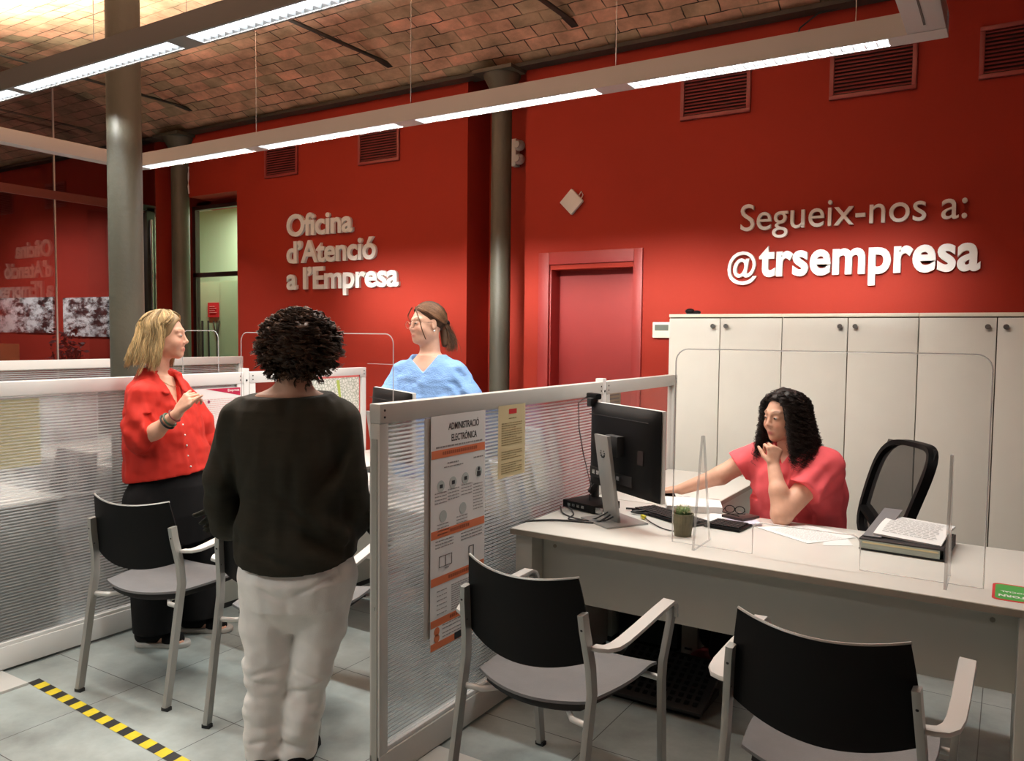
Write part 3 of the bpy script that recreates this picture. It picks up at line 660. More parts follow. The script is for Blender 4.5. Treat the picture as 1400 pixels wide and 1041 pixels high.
text_on(b, 'ADMINISTRACIÓ', (X + 0.0062, pa + 0.105, bands(0.065)), (0, 1, 0), (0, 0, 1), 0.20, 0.025, 0.0005, (1, 0, 0), 0.010, res=3)
text_on(b, 'ELECTRÒNICA', (X + 0.0062, pa + 0.125, bands(0.115)), (0, 1, 0), (0, 0, 1), 0.165, 0.025, 0.0005, (1, 0, 0), 0.010, res=3)
build('title', b, INK, t)
b = MB(); scrib(b, X, pa + 0.03, pb - 0.02, bands(0.137), 0.006)
scrib(b, X, pa + 0.10, pa + 0.17, bands(0.21), 0.005); scrib(b, X, pa + 0.08, pa + 0.20, bands(0.225), 0.004)
for (yy, zz) in ((0.035, 0.33), (0.115, 0.325), (0.20, 0.32), (0.05, 0.465), (0.17, 0.455)):
    for k in range(4): scrib(b, X, pa + yy - 0.01, pa + yy + 0.06, bands(zz + 0.014 * k), 0.0035)
for k in range(9): scrib(b, X, pa + 0.27, pa + 0.335, bands(0.33 + 0.014 * k), 0.0035)
scrib(b, X, pa + 0.27, pa + 0.335, bands(0.21), 0.005)
for k in range(3): scrib(b, X, pa + 0.03, pa + 0.14, bands(0.535 + 0.014 * k), 0.004); scrib(b, X, pa + 0.19, pa + 0.33, bands(0.535 + 0.014 * k), 0.004)
for k in range(12): scrib(b, X, pa + 0.13, pa + 0.26 + 0.01 * (k % 3), bands(0.745 + 0.0098 * k), 0.0028)
for k in range(6): scrib(b, X, pa + 0.04, pa + 0.10, bands(0.75 + 0.0196 * k), 0.003)
for z in (0.905, 0.92, 0.94, 0.955): scrib(b, X, pa + 0.075, pb - 0.03, bands(z), 0.0035)
build('small_print', b, GREYINK, t)
b = MB()
for z, ya_, yb_ in ((0.16, 0.07, 0.29), (0.50, 0.12, 0.24), (0.70, 0.11, 0.27), (0.878, 0.12, 0.27)):
    y = pa + ya_
    while y < pa + yb_: b.box(X + 0.0069, X + 0.0073, y, y + 0.009, bands(z + 0.008), bands(z - 0.006)); y += 0.0125
build('band_lettering', b, mat('dark_orange_print', (0.36, 0.09, 0.04), 0.7), t)
b = MB()
for (yy, zz) in ((0.06, 0.30), (0.135, 0.295), (0.215, 0.29), (0.305, 0.275), (0.075, 0.43), (0.20, 0.42)): b.cyl((X + 0.0062, pa + yy, bands(zz)), 0.022, 0.0008, 22, axis=0)
build('icon_disc', b, TEAL, t)
b = MB()
b.cyl((X + 0.0072, pa + 0.305, bands(0.262)), 0.0075, 0.0008, 14, axis=0); b.box(X + 0.0072, X + 0.008, pa + 0.293, pa + 0.317, bands(0.295), bands(0.272))
for (yy, zz) in ((0.06, 0.30), (0.135, 0.295), (0.215, 0.29)): b.box(X + 0.0072, X + 0.008, pa + yy - 0.008, pa + yy + 0.01, bands(zz + 0.008), bands(zz - 0.008))
for (ya_, yb_, za_, zb_) in ((0.05, 0.13, 0.60, 0.602), (0.05, 0.13, 0.645, 0.647), (0.05, 0.052, 0.60, 0.647), (0.128, 0.13, 0.60, 0.647), (0.09, 0.092, 0.60, 0.645), (0.085, 0.11, 0.655, 0.657), (0.24, 0.27, 0.60, 0.603), (0.24, 0.243, 0.60, 0.65), (0.27, 0.273, 0.60, 0.65), (0.24, 0.273, 0.65, 0.652)):
    b.box(X + 0.0072, X + 0.008, pa + ya_, pa + yb_, bands(zb_), bands(za_))
for z in (0.735, 0.76, 0.785, 0.81, 0.835):
    for q, yy in enumerate((0.285, 0.31, 0.335)):
        if q == 0 or z in (0.735, 0.81) : b.box(X + 0.0066, X + 0.0072, pa + yy - 0.003, pa + yy + 0.003, bands(z + 0.004), bands(z - 0.004))
b.box(X + 0.0072, X + 0.0078, pa + 0.15, pa + 0.21, bands(0.992), bands(0.962))
build('icon', b, INK, t)
t = sheet('poster', 'back edge of a second long sheet hanging behind the Administració Electrònica poster', 'poster', X - 0.006, 2.245, 2.60, 0.44, 1.25, mat('dull_paper', (0.5, 0.48, 0.45), 0.8))
t = sheet('notice_sheet', 'narrow cream notice with a red heading on the foreground partition', 'notice', X, 2.72, 2.932, 0.962, 1.262, PAPERY)
b = MB(); ybox(b, X, 2.80, 2.86, 1.225, 1.245); build('heading', b, REDP, t)
b = MB()
for k in range(24):
    z = 1.205 - 0.0098 * k
    if k not in (1, 12, 13, 18): scrib(b, X, 2.745 if k not in (0,) else 2.80, 2.905 if k % 4 else 2.86, z, 0.0032)
build('small_print', b, mat('brown_print', (0.24, 0.18, 0.08), 0.7), t)
X = PX - 0.04
t = sheet('notice_sheet', 'beige printed sheet behind the clear partition pane near the monitor', 'notice', X, 3.82, 4.06, 1.0, 1.262, mat('beige_paper', (0.55, 0.47, 0.34), 0.8))
b = MB()
for k in range(12): ybox(b, X + 0.0, 3.84, 4.04, 1.23 - 0.02 * k, 1.238 - 0.02 * k)
build('small_print', b, GREYINK, t)
X = PX2 + 0.024
t = sheet('poster', 'white poster with pink print and a crimson header behind the pointing hand', 'poster', X, 2.72, 3.12, 0.72, 1.235, PAPER)
b = MB(); b.add([(X + 0.0066, 2.88, 1.232), (X + 0.0066, 3.118, 1.232), (X + 0.0066, 3.118, 1.185)], [(2, 1, 0)]); build('header', b, mat('crimson_print', (0.45, 0.012, 0.06), 0.6), t)
b = MB(); text_on(b, 'Empresa', (X + 0.0068, 3.03, 1.212), (0, 1, 0), (0, 0, 1), 0.08, 0.014, 0.0005, (1, 0, 0), 0.01, res=2); build('heading', b, PAPER, t)
b = MB()
for k in range(40): scrib(b, X, 2.76, 3.10, 1.17 - 0.0112 * k, 0.004)
build('small_print', b, PINKP, t)
b = MB()
for q, (yy, zz) in enumerate(((2.90, 1.16), (2.905, 1.08), (2.905, 1.03), (3.0, 0.98))): b.cyl((X + 0.0068, yy, zz), 0.009, 0.0008, 14, axis=0)
build('icon', b, mat('plum_print', (0.28, 0.05, 0.12), 0.7), t)
t = sheet('wall_map', 'street map of the town with a red border on the left clear partition', 'map', X, 3.62, 4.13, 0.85, 1.268, print_mat('street_map_print', (0.80, 0.80, 0.74), (0.42, 0.46, 0.38), 45, 0.04, 0.16))
b = MB()
for (a, c, d, e) in ((3.62, 4.13, 1.255, 1.268), (3.62, 3.628, 0.85, 1.268), (4.12, 4.13, 0.85, 1.268), (3.62, 4.13, 0.85, 0.86)): ybox(b, X, a, c, d, e)
build('border', b, mat('pale_red_print', (0.62, 0.14, 0.13), 0.7), t)
b = MB(); b.prism([(3.90, 1.24), (3.93, 1.24), (3.95, 1.1), (3.925, 0.95), (3.90, 0.95), (3.93, 1.1)], 0, X + 0.0064, X + 0.0068); build('park_patch', b, mat('lime_print', (0.45, 0.55, 0.12), 0.7), t)
X = PX2 - 0.022
t = sheet('notice_sheet', 'plain yellowish sheet stuck behind the ribbed left partition', 'notice', X - 0.004, 1.62, 2.005, 0.92, 1.236, thin_paper('yellowish_paper', (0.90, 0.84, 0.60)))
# ------------------------------------------------------------------ desks
def desk(label, x0, x1, y0, y1, panel=True, legs=(True, True), group=None):
    t = thing('desk', label, 'desk', ((x0 + x1) / 2, (y0 + y1) / 2, 0), group=group)
    b = MB(); b.box(x0, x1, y0, y1, 0.715, 0.74); build('desk_top', b, DESK, t, bevel=0.002)
    b = MB(); b.box(x0 - 0.001, x1 + 0.001, y0 - 0.002, y0, 0.7155, 0.7375); b.box(x0 - 0.002, x0, y0, y1, 0.7155, 0.7375); b.box(x1, x1 + 0.002, y0, y1, 0.7155, 0.7375)
    build('edge_band', b, DESKE, t)
    for f, xa in zip(legs, (x0 + 0.02, x1 - 0.10)):
        if not f: continue
        b = MB(); b.box(xa, xa + 0.08, y0 + 0.01, y1 - 0.03, 0.03, 0.714); l = build('leg', b, DESKP, t, bevel=0.003)
        b = MB(); b.box(xa + 0.004, xa + 0.076, y0 + 0.02, y1 - 0.04, 0.0, 0.03); build('foot', b, BLACKM, l)
        b = MB(); b.box(xa + 0.018, xa + 0.055, y0 + 0.0085, y0 + 0.0105, 0.052, 0.062); build('slot', b, BLACKM, l)
    if panel:
        b = MB(); b.box(x0 + 0.102, x1 - 0.102 if legs[1] else x1 - 0.02, y0 + 0.10, y0 + 0.118, 0.44, 0.714); p = build('modesty_panel', b, DESKP, t)
        for x in (x0 + 0.16, x1 - 0.17):
            b = MB(); b.cyl((x, y0 + 0.097, 0.665), 0.008, 0.004, 14, axis=1); build('fixing_cap', b, DESKE, p)
    return t
desk('pale desk in the foreground with the clear screen and the black monitor', -1.765, 0.15, 2.83, 3.63)
desk('pale side desk running back from the monitor along the clear partition', -1.765, -1.20, 3.64, 4.66, panel=False)
desk('pale desk behind the curly-haired woman, in front of the woman in blue', -3.80, -2.02, 2.84, 3.50)
desk('pale side desk along the left clear partition below the street map', -3.80, -3.32, 3.51, 4.55, panel=False)
desk('white desk seen blurred through the left ribbed partition', -5.40, -3.91, 0.9, 2.14, panel=False)
t = thing('desk', 'far white table behind the left partitions, seen through the ribs', 'desk', (-5.2, 3.2, 0))
b = MB(); b.box(-5.8, -3.90, 2.75, 3.9, 0.715, 0.74); build('desk_top', b, DESK, t)
for (x, y) in ((-5.76, 2.79), (-3.94, 2.79), (-5.76, 3.86), (-3.94, 3.86)):
    b = MB(); b.box(x - 0.02, x + 0.02, y - 0.02, y + 0.02, 0, 0.715); build('leg', b, ALU, t)

# ------------------------------------------------------------------ visitor chairs
def chair(label, loc, rz):
    t = thing('visitor_chair', label, 'chair', loc, rz, group='black-backed metal armchairs for visitors')
    def B(v, n): return 0
    flat = [(-0.016, -0.0095), (0.016, -0.0095), (0.018, 0), (0.016, 0.0095), (-0.016, 0.0095), (-0.018, 0)]
    bar = [(-0.017, -0.005), (0.017, -0.005), (0.019, 0), (0.017, 0.005), (-0.017, 0.005), (-0.019, 0)]
    for s in (-1, 1):
        rl = build('leg', MB().sweep([(s * 0.238, -0.085, 0.012), (s * 0.238, -0.045, 0.22), (s * 0.238, -0.006, 0.43), (s * 0.238, 0.008, 0.50), (s * 0.234, 0.004, 0.58), (s * 0.224, -0.018, 0.70), (s * 0.220, -0.022, 0.745)], flat, up=(1, 0, 0)), CFRAME, t, smooth=True, world=False)
        b = MB(); b.box(s * 0.238 - 0.017, s * 0.238 + 0.017, -0.097, -0.073, 0, 0.014); build('foot_cap', b, BLACKM, rl, world=False)
        b = MB()
        for z in (0.70, 0.63): b.sphere((s * 0.224, -0.032 + (0.70 - z) * 0.3, z), (0.005, 0.006, 0.005), 8, 6)
        build('screw', b, BLACKM, rl, world=False)
        fl = build('leg', MB().sweep([(s * 0.250, 0.475, 0.012), (s * 0.254, 0.455, 0.22), (s * 0.258, 0.437, 0.40), (s * 0.262, 0.437, 0.47), (s * 0.272, 0.452, 0.56), (s * 0.278, 0.462, 0.62), (s * 0.280, 0.455, 0.655)], flat, up=(1, 0, 0)), CFRAME, t, smooth=True, world=False)
        b = MB(); b.box(s * 0.250 - 0.017, s * 0.250 + 0.017, 0.463, 0.487, 0, 0.014); build('foot_cap', b, BLACKM, fl, world=False)
        pts = [(s * 0.279, 0.463, 0.618), (s * 0.281, 0.462, 0.650), (s * 0.282, 0.450, 0.668), (s * 0.283, 0.43, 0.676), (s * 0.286, 0.33, 0.668), (s * 0.290, 0.20, 0.655), (s * 0.291, 0.10, 0.645), (s * 0.286, 0.055, 0.640), (s * 0.272, 0.028, 0.638), (s * 0.252, 0.018, 0.638), (s * 0.236, 0.016, 0.638)]
        wid = [(-0.020, -0.006), (0.020, -0.006), (0.022, 0), (0.020, 0.006), (-0.020, 0.006), (-0.022, 0)]
        build('armrest', MB().sweep(pts, wid, up=(s * 0.05, 0.12, 1)), ARM, t, smooth=True, world=False)
    b = MB()
    for s in (-1, 1):
        b.tube([(s * 0.234, -0.002, 0.405), (s * 0.17, 0.01, 0.405), (s * 0.13, 0.05, 0.408), (s * 0.12, 0.42, 0.408)], 0.010, 10)
    b.tube([(-0.25, 0.437, 0.405), (0.25, 0.437, 0.405)], 0.011, 10)
    build('seat_frame', b, ARM, t, smooth=True, world=False)
    def seat(u, v):   # u across, v front-back
        a = 2 * u - 1; wd = 0.205 + 0.025 * math.sin(v * PI) + 0.012 * v; x = a * wd
        y = 0.035 + 0.45 * v - 0.045 * (1 - v) ** 2 * (1 - a * a) * 1.2 + 0.0 * a
        z = 0.432 + 0.012 * a * a - 0.02 * math.sin(v * PI) * (1 - a * a) - 0.025 * max(0, v - 0.8) ** 1.5 * 8 + 0.006 * (1 - v)
        return (x, y, z)
    build('seat', MB().grid(seat, 18, 18, thick=-0.009), GREYP, t, smooth=True, world=False)
    build('seat_pad', MB().grid(lambda u, v: (seat(0.08 + 0.84 * u, 0.05 + 0.88 * v)[0], seat(0.08 + 0.84 * u, 0.05 + 0.88 * v)[1], seat(u, v)[2] - 0.009), 14, 14, thick=0.022), BLACKM, t, smooth=True, world=False)
    def back(u, v):
        a = 2 * u - 1; top = 0.825 + 0.022 * a * a; bot = 0.592 - 0.045 * (1 - a * a) ; v2 = v
        z = bot + (top - bot) * v2; w = 0.205 + 0.024 * (1 - v2) + 0.006 * math.sin(v2 * PI)
        y = -0.052 * (1 - a * a) - 0.012 + 0.03 * (1 - v2) + 0.012 * v2 * v2 * (-1)
        return (a * w, y, z)
    build('backrest', MB().grid(back, 24, 12, thick=0.010), BLACKP, t, smooth=True, world=False)
    build('back_edge', MB().tube([(lambda p: (p[0], p[1] + 0.005, p[2] + 0.001))(back(k / 24, 1)) for k in range(25)], 0.0045, 6), CFRAME, t, smooth=True, world=False)
    return t
ch = chair('black-backed metal chair at the foreground desk, beside the orange poster', (-1.245, 2.085, 0), math.radians(-4))
dup(ch, (-0.375, 2.065, 0), math.radians(-3), 'black-backed metal chair at the right end of the foreground desk, cut by the frame')
dup(ch, (-3.135, 2.01, 0), math.radians(11.5), 'black-backed metal chair in front of the person in red, nearest the striped tape')
dup(ch, (-2.42, 2.12, 0), math.radians(16), 'black-backed metal chair mostly hidden behind the curly-haired woman')
dup(ch, (-4.65, 2.6, 0), math.radians(180), 'metal chair seen only blurred through the left ribbed partition')

# ------------------------------------------------------------------ things on the foreground desk
def monitor(label, c, rz, ztop, h=0.36, w=0.545, lean=0.0, logo=True):
    t = thing('monitor', label, 'monitor', c, rz)      # local: +y is where the screen looks
    z0 = ztop - h - c[2]; z1 = ztop - c[2]
    b = MB(); b.box(-w / 2, w / 2, 0.0, 0.018, z0, z1); build('bezel', b, ALUW, t, bevel=0.004, world=False)
    b = MB(); b.box(-w / 2 + 0.012, w / 2 - 0.012, 0.018, 0.020, z0 + 0.02, z1 - 0.012); build('screen', b, mat('dark_screen', (0.01, 0.012, 0.016), 0.15), t, world=False)
    def bk(u, v):
        a = 2 * u - 1; q = 2 * v - 1; e = (1 - abs(a) ** 6) * (1 - abs(q) ** 6)
        return (a * (w / 2 - 0.003), -0.004 - 0.032 * e, z0 + 0.003 + (z1 - z0 - 0.006) * v)
    build('back_cover', MB().grid(bk, 24, 18, thick=-0.003), BLACKP, t, smooth=True, world=False)
    b = MB(); b.box(-w / 2 + 0.03, w / 2 - 0.05, -0.0375, -0.0355, z1 - 0.055, z1 - 0.052); build('seam', b, BLACKM, t, world=False)
    b = MB(); b.box(-w / 2 + 0.05, w / 2 - 0.16, -0.040, -0.034, z0 + 0.045, z0 + 0.09)
    build('port_recess', b, BLACKM, t, world=False)
    b = MB()
    for k, x in enumerate((-0.20, -0.165, -0.12, -0.06, 0.0)): b.box(x, x + 0.022, -0.042, -0.039, z0 + 0.06, z0 + 0.078)
    build('port', b, CHROME, t, world=False)
    b = MB(); b.box(0.15, 0.19, -0.038, -0.0355, z0 + 0.15, z0 + 0.21); build('label_recess', b, VDARK, t, world=False)
    zh = (z0 + z1) / 2 + 0.02
    b = MB(); b.box(-0.05, 0.05, -0.075, -0.034, zh - 0.045, zh + 0.045); build('hinge', b, BLACKM, t, bevel=0.006, world=False)
    # leaning flat stand and square foot
    b = MB(); y0, y1 = -0.055, -0.115 - lean
    b.add([(-0.052, y0 - 0.012, 0.008), (0.052, y0 - 0.012, 0.008), (0.052, y0 + 0.006, 0.008), (-0.052, y0 + 0.006, 0.008),
           (-0.052, y1 - 0.012, zh + 0.05), (0.052, y1 - 0.012, zh + 0.05), (0.052, y1 + 0.006, zh + 0.05), (-0.052, y1 + 0.006, zh + 0.05)],
          [(0, 3, 2, 1), (4, 5, 6, 7), (0, 1, 5, 4), (1, 2, 6, 5), (2, 3, 7, 6), (3, 0, 4, 7)])
    st = build('stand', b, mat('grey_stand_metal', (0.33, 0.33, 0.32), 0.35, metal=0.4), t, bevel=0.003, world=False)
    b = MB(); b.box(-0.11, 0.11, -0.155, 0.055, 0.0, 0.008); build('base', b, mat('grey_stand_metal', (0.33, 0.33, 0.32), 0.35), t, bevel=0.003, world=False)
    if logo:
        # small round emblem ring with dashes on the stand
        b = MB(); zc = zh - 0.03; f = (zc - 0.008) / (zh + 0.042); yc = y0 - 0.0125 + (y1 - y0) * f
        for k in range(10):
            a = 2 * PI * k / 10
            b.box(0.014 * math.cos(a) - 0.003, 0.014 * math.cos(a) + 0.003, yc - 0.0015, yc + 0.002, zc + 0.017 * math.sin(a) - 0.0025, zc + 0.017 * math.sin(a) + 0.0025)
        build('emblem', b, BLACKM, st, world=False)
    return t
monitor('black-backed monitor on a slanted grey stand on the foreground desk', (-1.425, 3.225, 0.74), math.radians(-32), 1.248, h=0.385)
monitor('black monitor whose top edge shows above the rail in front of the woman in blue', (-2.73, 3.20, 0.74), math.radians(-28), 1.262, logo=False)
monitor('small dark monitor seen through the left ribbed partition', (-4.72, 2.95, 0.74), math.radians(200), 1.18, h=0.30, w=0.34, logo=False)
t = thing('webcam', 'black webcam clipped on the left end of the foreground monitor', 'webcam', (-1.655, 3.37, 1.255))
b = MB(); b.obox((-1.648, 3.365, 1.272), ((0.848, -0.53, 0), (0.53, 0.848, 0), (0, 0, 1)), (0.045, 0.016, 0.014)); build('body', b, BLACKP, t, bevel=0.008)
b = MB(); b.obox((-1.648, 3.35, 1.245), ((0.848, -0.53, 0), (0.53, 0.848, 0), (0, 0, 1)), (0.018, 0.02, 0.02)); build('clip', b, BLACKM, t, bevel=0.004)
b = MB(); b.tube([(-1.68, 3.36, 1.27), (-1.71, 3.33, 1.24), (-1.705, 3.33, 1.12), (-1.68, 3.33, 1.0), (-1.64, 3.33, 0.86), (-1.66, 3.36, 0.76)], 0.0025, 6); build('cable', b, BLACKM, t, smooth=True)
t = thing('webcam', 'small webcam with white clip seen above the left partition rail', 'webcam', (-4.6, 2.8, 1.18))
b = MB(); b.obox((-4.66, 2.93, 1.372), ((0.8, 0.5, 0.2), (-0.5, 0.8, 0), (0, 0, 1)), (0.045, 0.02, 0.018)); build('body', b, BLACKP, t, bevel=0.006)
b = MB(); b.tube([(-4.70, 2.93, 1.18), (-4.70, 2.92, 1.26), (-4.69, 2.92, 1.33), (-4.66, 2.93, 1.36)], 0.014, 8); build('arm', b, BLACKM, t, smooth=True)
b = MB(); b.box(-4.68, -4.65, 2.90, 2.92, 1.18, 1.34); build('clip', b, WHITE, t)
# folded monitor arm with black and grey links behind the monitor
t = thing('articulated_stand', 'folding black and grey monitor stand behind the foreground monitor', 'monitor stand', (-1.66, 3.45, 0.74))
b = MB(); b.cyl((-1.68, 3.46, 0.74), 0.05, 0.02, 24); b.cyl((-1.68, 3.46, 0.76), 0.02, 0.12, 20); build('base', b, BLACKM, t, smooth=True)
bar6 = [(-0.02, -0.012), (0.02, -0.012), (0.02, 0.012), (-0.02, 0.012)]
b = MB(); b.sweep([(-1.70, 3.44, 0.80), (-1.62, 3.49, 0.93)], bar6); build('lower_link', b, BLACKM, t, bevel=0.004)
b = MB(); b.sweep([(-1.66, 3.46, 1.02), (-1.55, 3.38, 0.86)], bar6); build('upper_link', b, CFRAME, t, bevel=0.004)
b = MB(); b.cyl((-1.645, 3.45, 0.90), 0.028, 0.05, 20); b.cyl((-1.665, 3.46, 1.0), 0.025, 0.05, 20); build('joint', b, BLACKM, t, smooth=True)
# dock / small flat computer
t = thing('docking_station', 'flat black box with cables left of the monitor stand', 'computer', (-1.66, 3.33, 0.74))
b = MB(); b.obox((-1.655, 3.37, 0.762), ((0.95, -0.28, 0), (0.28, 0.95, 0), (0, 0, 1)), (0.10, 0.09, 0.018)); build('case', b, BLACKP, t, bevel=0.004)
b = MB()
for k in range(4): b.obox((-1.735 + 0.028 * k, 3.30 - 0.008 * k, 0.763), ((0.95, -0.28, 0), (0.28, 0.95, 0), (0, 0, 1)), (0.009, 0.003, 0.006))
b.obox((-1.565, 3.262, 0.760), ((0.95, -0.28, 0), (0.28, 0.95, 0), (0, 0, 1)), (0.02, 0.006, 0.012))
build('connector', b, CHROME, t)
def cable(label, pts, r=0.0035, m=None, name='cable', sub=None):
    P = [Vector(p) for p in pts]; out = []
    for i in range(len(P) - 1):
        p0, p1, p2, p3 = P[max(i - 1, 0)], P[i], P[i + 1], P[min(i + 2, len(P) - 1)]
        for k in range(6):
            t_ = k / 6; out.append(0.5 * ((2 * p1) + (-p0 + p2) * t_ + (2 * p0 - 5 * p1 + 4 * p2 - p3) * t_ ** 2 + (-p0 + 3 * p1 - 3 * p2 + p3) * t_ ** 3))
    out.append(P[-1]); o = build(name, MB().tube(out, r, 7), m or BLACKM, smooth=True); tag(o, label, 'cable', 'black cables on the foreground desk' if m is None and r < 0.005 else None); return o
cable('thick black cable looping off the left end of the desk', [(-1.78, 2.94, 0.66), (-1.774, 2.95, 0.735), (-1.70, 3.02, 0.745), (-1.60, 3.07, 0.745), (-1.50, 3.10, 0.745), (-1.45, 3.14, 0.78)], 0.0045)
cable('black cable from the dock curving to the slot in the monitor stand', [(-1.76, 3.26, 0.756), (-1.70, 3.18, 0.744), (-1.58, 3.12, 0.744), (-1.48, 3.13, 0.75), (-1.44, 3.15, 0.77)])
cable('black cable crossing the desk in front of the dock', [(-1.73, 3.28, 0.758), (-1.66, 3.2, 0.744), (-1.63, 3.10, 0.744), (-1.54, 3.14, 0.744), (-1.45, 3.19, 0.80)])
cable('thin black cable running from the yellow plug toward the cactus', [(-1.36, 3.30, 0.75), (-1.30, 3.24, 0.745), (-1.22, 3.17, 0.744), (-1.16, 3.15, 0.744)], 0.0025)
cable('black coiled cable under the foreground monitor', [(-1.50, 3.42, 0.75), (-1.44, 3.44, 0.75), (-1.40, 3.40, 0.755), (-1.45, 3.37, 0.75), (-1.38, 3.37, 0.75), (-1.36, 3.42, 0.755), (-1.42, 3.45, 0.75)], 0.0048)
o = build('cable_plug', MB().obox((-1.365, 3.305, 0.75), ((0.7, -0.7, 0), (0.7, 0.7, 0), (0, 0, 1)), (0.018, 0.007, 0.007)), mat('yellow_plug', (0.7, 0.6, 0.03), 0.4), bevel=0.002); tag(o, 'small yellow plug on the desk below the monitor', 'plug')
for k in range(2):
    cable(['bundled cable hanging behind the ribbed pane beside the desk end', 'second cable hanging twisted beside the ribbed pane'][k], [(-1.835 - 0.02 * k, 2.80, 0.80), (-1.84, 2.76 + 0.04 * k, 0.65), (-1.835, 2.80 - 0.03 * k, 0.5), (-1.84, 2.77 + 0.03 * k, 0.35), (-1.84, 2.79, 0.2)], 0.0052)
# keyboards
def keyboard(label, c, rz, ln=0.42):
    t = thing('keyboard', label, 'keyboard', c, rz)
    b = MB(); b.box(-ln / 2, ln / 2, -0.07, 0.07, 0.0, 0.012); build('body', b, BLACKP, t, bevel=0.004, world=False)
    b = MB(); n = int(ln / 0.0195)
    for i in range(n):
        for j in range(5):
            x = -ln / 2 + 0.012 + i * (ln - 0.02) / n; y = -0.058 + j * 0.024; b.box(x, x + 0.0150, y, y + 0.018, 0.012, 0.018)
    k = build('keys', b, BLACKM, t, world=False); k['kind'] = 'stuff'
    return t
keyboard('black keyboard under the right edge of the foreground monitor', (-1.275, 3.40, 0.741), math.radians(-28), 0.38)
keyboard('small black keypad behind the clear screen foot', (-1.005, 3.37, 0.741), math.radians(-6), 0.16)
# cactus
t = thing('potted_cactus', 'small cactus in a ribbed olive pot beside the clear screen', 'plant', (-1.115, 3.12, 0.74))
c = (-1.115, 3.12, 0.74)
b = MB(); n = 48; prof = [(0.034, 0), (0.041, 0.075), (0.043, 0.092), (0.038, 0.092), (0.037, 0.082)]
vs = []
for (r0, z) in prof:
    for k in range(n): r = r0 * (1 + 0.012 * math.cos(k * PI)); vs.append((c[0] + r * math.cos(2 * PI * k / n), c[1] + r * math.sin(2 * PI * k / n), c[2] + z))
b.add(vs, [(i * n + k, i * n + (k + 1) % n, (i + 1) * n + (k + 1) % n, (i + 1) * n + k) for i in range(4) for k in range(n)] + [tuple(range(n))[::-1]])
build('pot', b, mat('olive_ribbed_pot', (0.13, 0.115, 0.065), 0.6, noise=0.2, nscale=40), t)
b = MB(); b.cyl((c[0], c[1], c[2] + 0.075), 0.037, 0.006, 24); build('soil', b, mat('soil_brown', (0.05, 0.03, 0.02), 0.9), t)
b = MB(); sp = MB()
for k in range(9):
    a = 2 * PI * k / 8; r = 0.018 if k < 8 else 0; x, y = c[0] + r * math.cos(a), c[1] + r * math.sin(a); b.sphere((x, y, c[2] + 0.098), (0.013, 0.013, 0.020), 12, 8)
    for q in range(22):
        d = Vector((random.gauss(0, 1), random.gauss(0, 1), abs(random.gauss(0.5, 1)))).normalized(); p = Vector((x, y, c[2] + 0.10)) + d * 0.012
        sp.tube([p, p + d * 0.016], 0.0005, 3)
build('stem', b, mat('cactus_green', (0.09, 0.16, 0.05), 0.6, noise=0.3, nscale=60), t, smooth=True)
s_ = build('spines', sp, mat('pale_spine', (0.6, 0.55, 0.35), 0.6), t); s_['kind'] = 'stuff'
# protective clear screen on the foreground desk
def clear_screen(label, X0, X1, Y, z0, z1, cut=None, feet=()):
    t = thing('clear_screen', label, 'screen', ((X0 + X1) / 2, Y, z0)); r = 0.05; th = 0.006
    pts = [(X0, z0)]
    if cut:
        a, c_, h = cut; q = 0.03
        pts += [(a, z0), (a, z0 + h - q)] + [(a + q - q * math.cos(k * PI / 12), z0 + h - q + q * math.sin(k * PI / 12)) for k in range(1, 7)] + [(c_ - q + q * math.sin(k * PI / 12), z0 + h - q + q * math.cos(k * PI / 12)) for k in range(0, 6)] + [(c_, z0 + h - q), (c_, z0)]
    pts += [(X1, z0), (X1, z1 - r)] + [(X1 - r + r * math.cos(k * PI / 12), z1 - r + r * math.sin(k * PI / 12)) for k in range(1, 7)] + [(X0 + r - r * math.sin(k * PI / 12), z1 - r + r * math.cos(k * PI / 12)) for k in range(0, 6)] + [(X0, z1 - r)]
    b = MB(); n = len(pts); b.add([(p[0], Y, p[1]) for p in pts], [tuple(range(n))]); build('pane', b, ACRYL, t)
    b = MB()
    b.tube([(p[0], Y, p[1]) for p in pts], 0.0027, 5, up=(0, 1, 0), closed=True)
    build('polished_edge', b, ACRE2, t)
    for x in feet:
        pr = [(Y - 0.085, z0), (Y + 0.11, z0), (Y + 0.012, z0 + 0.43), (Y - 0.008, z0 + 0.43)]
        b = MB(); b.add([(x, a_, b_) for a_, b_ in pr], [(0, 1, 2, 3)]); f = build('foot', b, ACRYL, t)
        b = MB()
        for i in range(4):
            p, q = pr[i], pr[(i + 1) % 4]; b.add([(x - 0.005, p[0], p[1]), (x - 0.005, q[0], q[1]), (x + 0.005, q[0], q[1]), (x + 0.005, p[0], p[1])], [(0, 1, 2, 3)])
        build('polished_edge', b, ACRE2, f)
    return t
ACRE2, N_, L_, o_ = nodes_mat('pale_acrylic_edge')
_a = N_.new('ShaderNodeBsdfTransparent'); _b = N_.new('ShaderNodeBsdfGlossy'); _b.inputs['Roughness'].default_value = 0.25; _c = N_.new('ShaderNodeBsdfDiffuse'); _c.inputs[0].default_value = (0.85, 0.83, 0.82, 1)
_m = N_.new('ShaderNodeMixShader'); _m.inputs[0].default_value = 0.5; L_.new(_b.outputs[0], _m.inputs[1]); L_.new(_c.outputs[0], _m.inputs[2])
_n = N_.new('ShaderNodeMixShader'); _n.inputs[0].default_value = 0.55; L_.new(_a.outputs[0], _n.inputs[1]); L_.new(_m.outputs[0], _n.inputs[2]); L_.new(_n.outputs[0], o_.inputs[0])
clear_screen('clear protective screen standing on the foreground desk', -1.115, -0.05, 3.0, 0.741, 1.505, (-0.80, -0.425, 0.12), (-1.0, -0.155))
